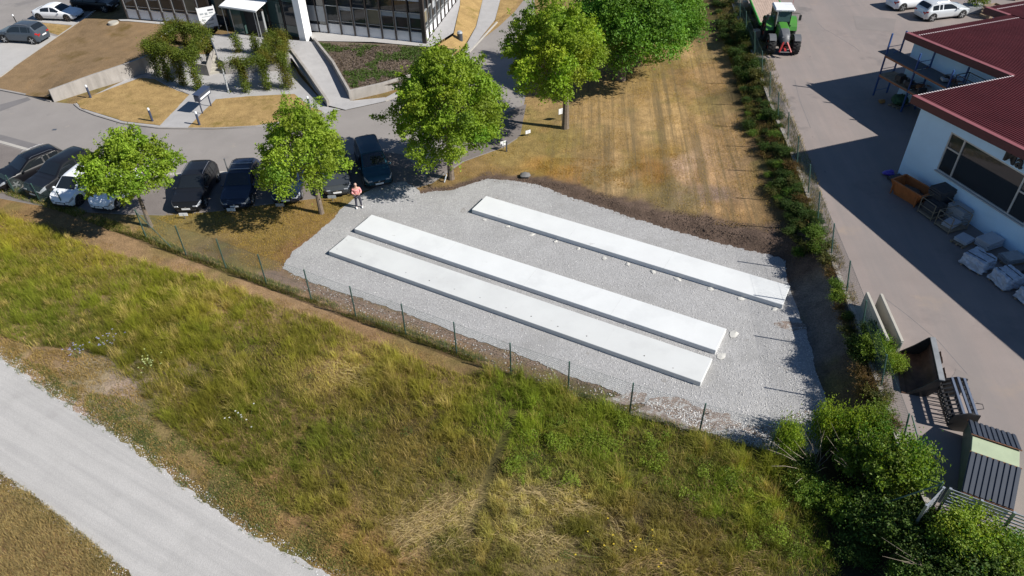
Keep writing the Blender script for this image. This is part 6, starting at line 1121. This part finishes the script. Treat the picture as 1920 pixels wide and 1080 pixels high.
l_, h_ = by_side((63, 83), (12, 80), .03, -1, 1.85, 4.5); car('grey suv with red tail lights in the upper left parking bays', l_, h_, 4.5, 1.85, 1.68, 'suv', p_mid, group='cars in the upper parking', rails=True)
l_, h_ = by_side((1748, 40), (1799, 34), ZY+.02, 1, 1.82, 4.6); car('silver estate car in the works yard', l_, h_, 4.6, 1.82, 1.5, 'wagon', p_silver, group='cars in the works yard', rails=True); n_ = Vector((-math.sin(h_), math.cos(h_), 0)); d_ = Vector((math.cos(h_), math.sin(h_), 0))
car('white car cut by the top edge behind the silver estate', l_+n_*2.9-d_*.9, h_, 4.4, 1.8, 1.48, 'hatch', p_white, group='cars in the works yard')
root = thing('marker_stake', 'thin white tipped stake behind the grey suv', 'stake', G(41, 62, .03)); mb = MB(); mb.tube([(0, 0, 0), (-.1, 0, 1.6)], .045, 6); mb.build('shaft', m_trim, root); mb = MB(); mb.blob((-.1, 0, 1.68), (.16, .16, .2), 2); mb.build('tip', m_white, root)
root = thing('leaning_pole', 'thin grey pole standing behind the fence beside the navy estate', 'pole', G(437, 350, .02)); mb = MB(); tp = G(420, 297, 2.2)-root.location; mb.tube([(0, 0, 0), tuple(tp)], .04, 6); mb.build('shaft', m_rim, root)
# ---- tractor
m_green = mat('tractor_green', (.06, .22, .03), .4, var=.04, coat=.4); m_tgrey = mat('tractor_grey', (.10, .105, .115), .5, var=.08); m_tblk = mat('tractor_black', (.018, .018, .019), .6, var=.1); m_red = mat('linkage_red', (.34, .03, .03), .5, var=.08); m_cabg = glass_mat('cab_glass', (.05, .09, .085), .03)
pa = G(1467, 106, ZY); th_ = math.radians(-97); d = Vector((math.cos(th_), math.sin(th_), 0)); tr = thing('tractor', 'green tractor with white cab roof and red front linkage facing the camera', 'tractor', Vector((pa.x, pa.y, ZY+.02))-d*2.2, th_)
def TB(name, m_, *b, par=None, bevel=.02): mb = MB(); mb.bb(*b); return mb.build(name, m_, par or tr, bevel=bevel)
def twheel(x, s, R, w_, name='wheel'):
    n = 28; y0 = s*(1.22-w_/2); mb = MB(); pr = [(R*.55, -w_/2), (R*.9, -w_/2), (R*.965, -w_*.38), (R*.965, w_*.38), (R*.9, w_/2), (R*.55, w_/2)]
    mb.grid([[(x+r*math.cos(2*math.pi*k/n), y0+y_, R+r*math.sin(2*math.pi*k/n)) for r, y_ in pr] for k in range(n+1)]); wo = mb.build(name, m_tyre, tr, smooth=True)
    mb = MB()
    for k in range(18):
        for q in (-1, 1):
            a = 2*math.pi*(k+(.25 if q > 0 else -.25))/18; a2 = a+.16; mb.bar((x+R*.985*math.cos(a), y0+q*.02, R+R*.985*math.sin(a)), (x+R*.97*math.cos(a2), y0+q*w_*.5, R+R*.97*math.sin(a2)), .07, .07)
    mb.build('tread_lugs', m_tyre, wo); mb = MB(); mb.cyl((x, y0+s*.05, R), R*.56, w_*.55, 'y', 20); mb.build('rim', m_red if False else mat('tractor_rim', (.30, .04, .035), .5), wo); mb = MB(); mb.cyl((x, y0+s*(w_*.33+.05), R), R*.2, .12, 'y', 12); mb.build('hub', m_tblk, wo)
for s in (-1, 1): twheel(1.55, s, .72, .56); twheel(-1.05, s, .98, .66)
TB('chassis', m_tblk, -1.6, -.35, .55, 2.1, .35, 1.0); TB('front_axle', m_tblk, 1.4, -.95, .6, 1.7, .95, .85); TB('rear_axle', m_tblk, -1.25, -.95, .8, -.85, .95, 1.15)
mb = MB(); st_ = [(-.05, .42, 1.95), (.5, .42, 1.93), (1.1, .40, 1.86), (1.7, .36, 1.72), (2.05, .30, 1.5), (2.2, .25, 1.2), (2.2, .25, 1.0)]
mb.grid([[(x, -y, .95), (x, -y, z-.18), (x, -y*.75, z-.03), (x, 0, z), (x, y*.75, z-.03), (x, y, z-.18), (x, y, .95)] for x, y, z in st_[:3]]); mb.build('bonnet', m_green, tr, smooth=True)
mb = MB(); P_ = [[(x, -y, .95), (x, -y, z-.18), (x, -y*.75, z-.03), (x, 0, z), (x, y*.75, z-.03), (x, y, z-.18), (x, y, .95)] for x, y, z in st_[2:]]; mb.grid(P_); mb.add(P_[-1], [tuple(range(7))]); mb.build('bonnet_nose', m_tgrey, tr, smooth=True)
for s in (-1, 1): mb = MB(); mb.box((2.0, s*.2, 1.45), (.1, .14, .1)); mb.build('headlight', m_hl, tr)
# cab
for (x, y) in ((-.1, .55), (-.1, -.55), (-1.45, .68), (-1.45, -.68)): mb = MB(); mb.bar((x, y, 1.3), (x-.12 if x > -1 else x, y*1.05, 2.75), .08, .08); mb.build('cab_pillar', m_tblk, tr)
mb = MB(); mb.add([(-.07, -.52, 1.95), (-.07, .52, 1.95), (-.19, .55, 2.72), (-.19, -.55, 2.72)], [(0, 1, 2, 3)]); mb.build('windscreen', m_cabg, tr)
for s in (-1, 1): mb = MB(); mb.add([(-.12, s*.59, 1.45), (-1.42, s*.71, 1.45), (-1.44, s*.72, 2.72), (-.24, s*.6, 2.72)], [(0, 1, 2, 3)]); mb.build('side_window', m_cabg, tr)
TB('rear_window', m_cabg, -1.5, -.62, 1.5, -1.47, .62, 2.7, bevel=0); TB('dashboard', m_tblk, -.35, -.45, 1.3, -.1, .45, 1.95); TB('seat', m_tgrey, -1.15, -.28, 1.35, -.6, .28, 1.6); TB('seat_back', m_tgrey, -1.2, -.28, 1.62, -1.05, .28, 2.25); TB('cab_floor', m_tblk, -1.5, -.66, 1.1, -.1, .66, 1.3)
mb = MB(); mb.tube([(-.42+.14*math.cos(a)*.5, .17*math.sin(a), 2.0+.1*math.cos(a)) for a in np.linspace(0, 6.28, 13)], .018, 5); mb.build('steering_wheel', m_tblk, tr)
mb = MB(); mb.box((-.82, 0, 2.86), (1.62, 1.6, .26)); mb.build('cab_roof', m_white, tr, bevel=.09)
for (x, y) in ((-.05, .6), (-.05, -.6), (-.05, .35), (-.05, -.35)): mb = MB(); mb.box((x+.02, y, 2.82), (.08, .18, .1)); mb.build('work_light', m_hl, tr)
for s in (-1, 1):
    mb = MB(); mb.tube([(-.2, s*.62, 2.6), (-.05, s*1.0, 2.66), (-.02, s*1.25, 2.6)], .022, 5); mb.build('mirror_arm', m_tblk, tr); mb = MB(); mb.box((0, s*1.27, 2.32), (.08, .2, .46)); mb.build('mirror', m_tblk, tr, bevel=.03)
    mb = MB(); mb.grid([[(-1.05+1.08*math.cos(a), s*.62, 1.0+1.06*math.sin(a)), (-1.05+1.10*math.cos(a), s*1.22, 1.0+1.04*math.sin(a))] for a in np.linspace(.25, 2.6, 9)]); o = mb.build('rear_fender', m_green, tr); q = o.modifiers.new('thickness', 'SOLIDIFY'); q.thickness = .04
    mb = MB(); mb.grid([[(1.55+.80*math.cos(a), s*.70, .72+.80*math.sin(a)), (1.55+.80*math.cos(a), s*1.22, .72+.80*math.sin(a))] for a in np.linspace(.7, 2.4, 7)]); o = mb.build('front_fender', m_tgrey, tr); q = o.modifiers.new('thickness', 'SOLIDIFY'); q.thickness = .035
    TB('step', m_tblk, -.35, s*.7, .5, .2, s*1.05, .58); mb = MB(); mb.bar((2.15, s*.12, 1.15), (2.75, s*.45, .55), .1, .1); mb.build('front_linkage', m_red, tr)
mb = MB(); mb.bar((2.15, 0, .75), (2.72, 0, .62), .16, .1); mb.build('top_link', m_red, tr); mb = MB(); mb.bar((2.7, -.46, .55), (2.7, .46, .55), .06, .06); mb.build('linkage_bar', m_rim, tr)
mb = MB(); mb.tube([(.05, -.52, 1.6), (.05, -.56, 2.75)], .055, 8); mb.build('exhaust', m_rim, tr, smooth=True); mb = MB(); mb.tube([(-1.0, .7, 2.95), (-1.0, .72, 3.5)], .012, 4); mb.build('beacon_mast', m_red, tr)
# ---- flat trailer behind it
pt = G(1424, 44, ZY+1.0); tl = thing('flat_trailer', 'flat trailer with green edge and brown boards behind the tractor', 'trailer', Vector((pt.x, pt.y, ZY+.02)), th_); m_tg = mat('trailer_green', (.05, .33, .05), .45, var=.06); TL_, TW = 7.5, 2.4
for k in range(12): mb = MB(); mb.box((-TL_/2, .1+TW*(k+.5)/12, 1.0), (TL_-.12, TW/12-.012, .05)); mb.build('deck_board', mat('trailer_board', (.40, .30, .24), .8, var=.15, scale=2), tl)
for y_ in (0.05, TW+.15): mb = MB(); mb.bb(-TL_, y_-.04, .82, 0, y_+.04, 1.06); mb.build('side_rail', m_tg, tl)
for x_ in (-TL_, 0): mb = MB(); mb.bb(x_-.04, .095, .82, x_+.04, TW+.105, 1.07); mb.build('end_rail', m_tg, tl)
for x_ in (-5.2, -1.6):
    mb = MB(); mb.bb(x_-.08, .3, .55, x_+.08, TW-.1, .75); mb.build('axle', m_tblk, tl)
    for y_ in (.35, TW-.15): mb = MB(); mb.cyl((x_, y_, .42), .42, .3, 'y', 20); mb.build('wheel', m_tyre, tl, smooth=True)
for y_ in (.8, TW-.6): mb = MB(); mb.bb(-TL_+.1, y_-.06, .76, -.1, y_+.06, .96); mb.build('frame_beam', m_tblk, tl)
mb = MB(); mb.tube([(-.1, .9, .7), (1.3, TW/2+.1, .6), (-.1, TW-.7, .7)], .05, 6); mb.build('drawbar', m_tg, tl)
# ---- person
m_skin = mat('skin', (.50, .29, .22), .55, var=.05); m_shirt = mat('pink_checked_shirt', (.62, .22, .22), .85, var=.25, scale=14, spots=[((.72, .45, .43), 16, .52, .06)]); m_jean = mat('dark_trousers', (.045, .045, .065), .85, var=.15, scale=8); m_shoe = mat('white_shoes', (.72, .72, .72), .6, var=.05); m_hair = mat('thin_light_hair', (.50, .34, .28), .8)
def skin(name, V, E, R, m_, parent=None, lv=2):
    me = bpy.data.meshes.new(name); me.from_pydata(V, E, []); o = bpy.data.objects.new(name, me); link(o, parent); md = o.modifiers.new('skin', 'SKIN'); md.use_smooth_shade = True
    for v, r in zip(me.skin_vertices[0].data, R): v.radius = r if isinstance(r, tuple) else (r, r)
    me.skin_vertices[0].data[0].use_root = True; s = o.modifiers.new('sub', 'SUBSURF'); s.levels = lv; s.render_levels = lv; me.materials.append(m_); return o
fp = (G(669, 390, .03)+G(678, 388, .03))/2; ph = math.atan2(-fp.y, -fp.x)+.05   # faces the camera side
def pv(*a): return [tuple(q) for q in a]
# local: x forward, y left, z up
Vb = pv((0, 0, .95), (0, 0, 1.15), (.01, 0, 1.32), (.0, 0, 1.44), (.03, 0, 1.53), (.05, 0, 1.63), (.06, 0, 1.72),
        (0, .10, .90), (.02, .14, .50), (0, .17, .09), (.16, .20, .045), (0, -.10, .90), (.02, -.13, .50), (0, -.15, .09), (.16, -.17, .045),
        (0, .19, 1.41), (.03, .27, 1.15), (.24, .12, 1.08), (.30, .05, 1.10), (0, -.19, 1.41), (.03, -.27, 1.15), (.24, -.12, 1.08), (.30, -.05, 1.10))
Eb = [(0, 1), (1, 2), (2, 3), (3, 4), (4, 5), (5, 6), (0, 7), (7, 8), (8, 9), (9, 10), (0, 11), (11, 12), (12, 13), (13, 14), (3, 15), (15, 16), (16, 17), (17, 18), (3, 19), (19, 20), (20, 21), (21, 22)]
Rb = [(.13, .15), (.12, .14), (.13, .17), (.09, .10), .055, (.085, .075), (.075, .07), .085, .055, .04, .035, .085, .055, .04, .035, .065, .042, .033, .03, .065, .042, .033, .03]
pe_ = skin('person', Vb, Eb, Rb, m_skin); pe_.location = Vector((fp.x, fp.y, .03)); pe_.rotation_euler = (0, 0, ph); tag(pe_, 'person in a pink checked shirt, dark trousers and white shoes standing on the gravel', 'person')
skin('shirt', pv((0, 0, .86), (0, 0, 1.0), (0, 0, 1.18), (.01, 0, 1.32), (0, 0, 1.44), (0, .19, 1.40), (.03, .275, 1.15), (.15, .20, 1.10), (0, -.19, 1.40), (.03, -.275, 1.15), (.15, -.20, 1.10)), [(0, 1), (1, 2), (2, 3), (3, 4), (4, 5), (5, 6), (6, 7), (4, 8), (8, 9), (9, 10)], [(.16, .20), (.155, .195), (.15, .19), (.15, .205), (.10, .12), .085, .068, .06, .085, .068, .06], m_shirt, pe_)
skin('trousers', pv((0, 0, .95), (0, .10, .86), (.025, .14, .50), (0, .17, .10), (0, -.10, .86), (.025, -.13, .50), (0, -.15, .10)), [(0, 1), (1, 2), (2, 3), (0, 4), (4, 5), (5, 6)], [(.145, .165), .105, .078, .065, .105, .078, .065], m_jean, pe_)
for s, y0 in ((1, .17), (-1, -.15)): mb = MB(); mb.blob((.07, y0+s*.015, .055), (.31, .12, .12), 4, 6, 10, .03); mb.build('shoe', m_shoe, pe_, smooth=True)
mb = MB(); mb.blob((.045, 0, 1.725), (.20, .17, .13), 5, 6, 12, .02); mb.build('hair', m_hair, pe_, smooth=True)
mb = MB(); mb.box((.15, 0, 1.655), (.03, .025, .05)); mb.build('nose', m_skin, pe_, bevel=.008)
for s in (-1, 1):
    mb = MB(); mb.blob((.045, s*.082, 1.66), (.05, .025, .07), 6, 5, 8, .02); mb.build('ear', m_skin, pe_, smooth=True); mb = MB(); mb.blob((.132, s*.033, 1.68), (.02, .03, .014), 6, 4, 6, 0); mb.build('eye', m_dark, pe_)
    for k in range(4): mb = MB(); yk = s*(.05-.012*k); mb.tube([(.30, yk+s*.012, 1.10-.006*k), (.345-.008*abs(k-1), yk-s*.005, 1.095-.008*k), (.355-.008*abs(k-1), yk-s*.02, 1.07-.006*k)], [.010, .009, .007], 5); mb.build('finger', m_skin, pe_, smooth=True)
    mb = MB(); mb.tube([(.285, s*.055, 1.12), (.31, s*.03, 1.145), (.335, s*.02, 1.14)], [.011, .010, .008], 5); mb.build('thumb', m_skin, pe_, smooth=True)
mb = MB(); mb.box((.345, 0, 1.105), (.10, .17, .035)); tag(mb.build('remote_controller', m_trim, bevel=.01, loc=pe_.location, rz=ph), 'small dark remote controller held by the person', 'controller')
mb = MB(); mb.box((.13, 0, 1.60), (.02, .06, .012)); mb.build('mouth', mat('lips', (.40, .16, .14), .6), pe_)
for o in COL.objects:
    if o.parent is None and o.type in ('MESH', 'EMPTY') and not o.get('kind') and not o.get('label'): print('UNLABELLED', o.name)
print('objects', len(COL.objects))
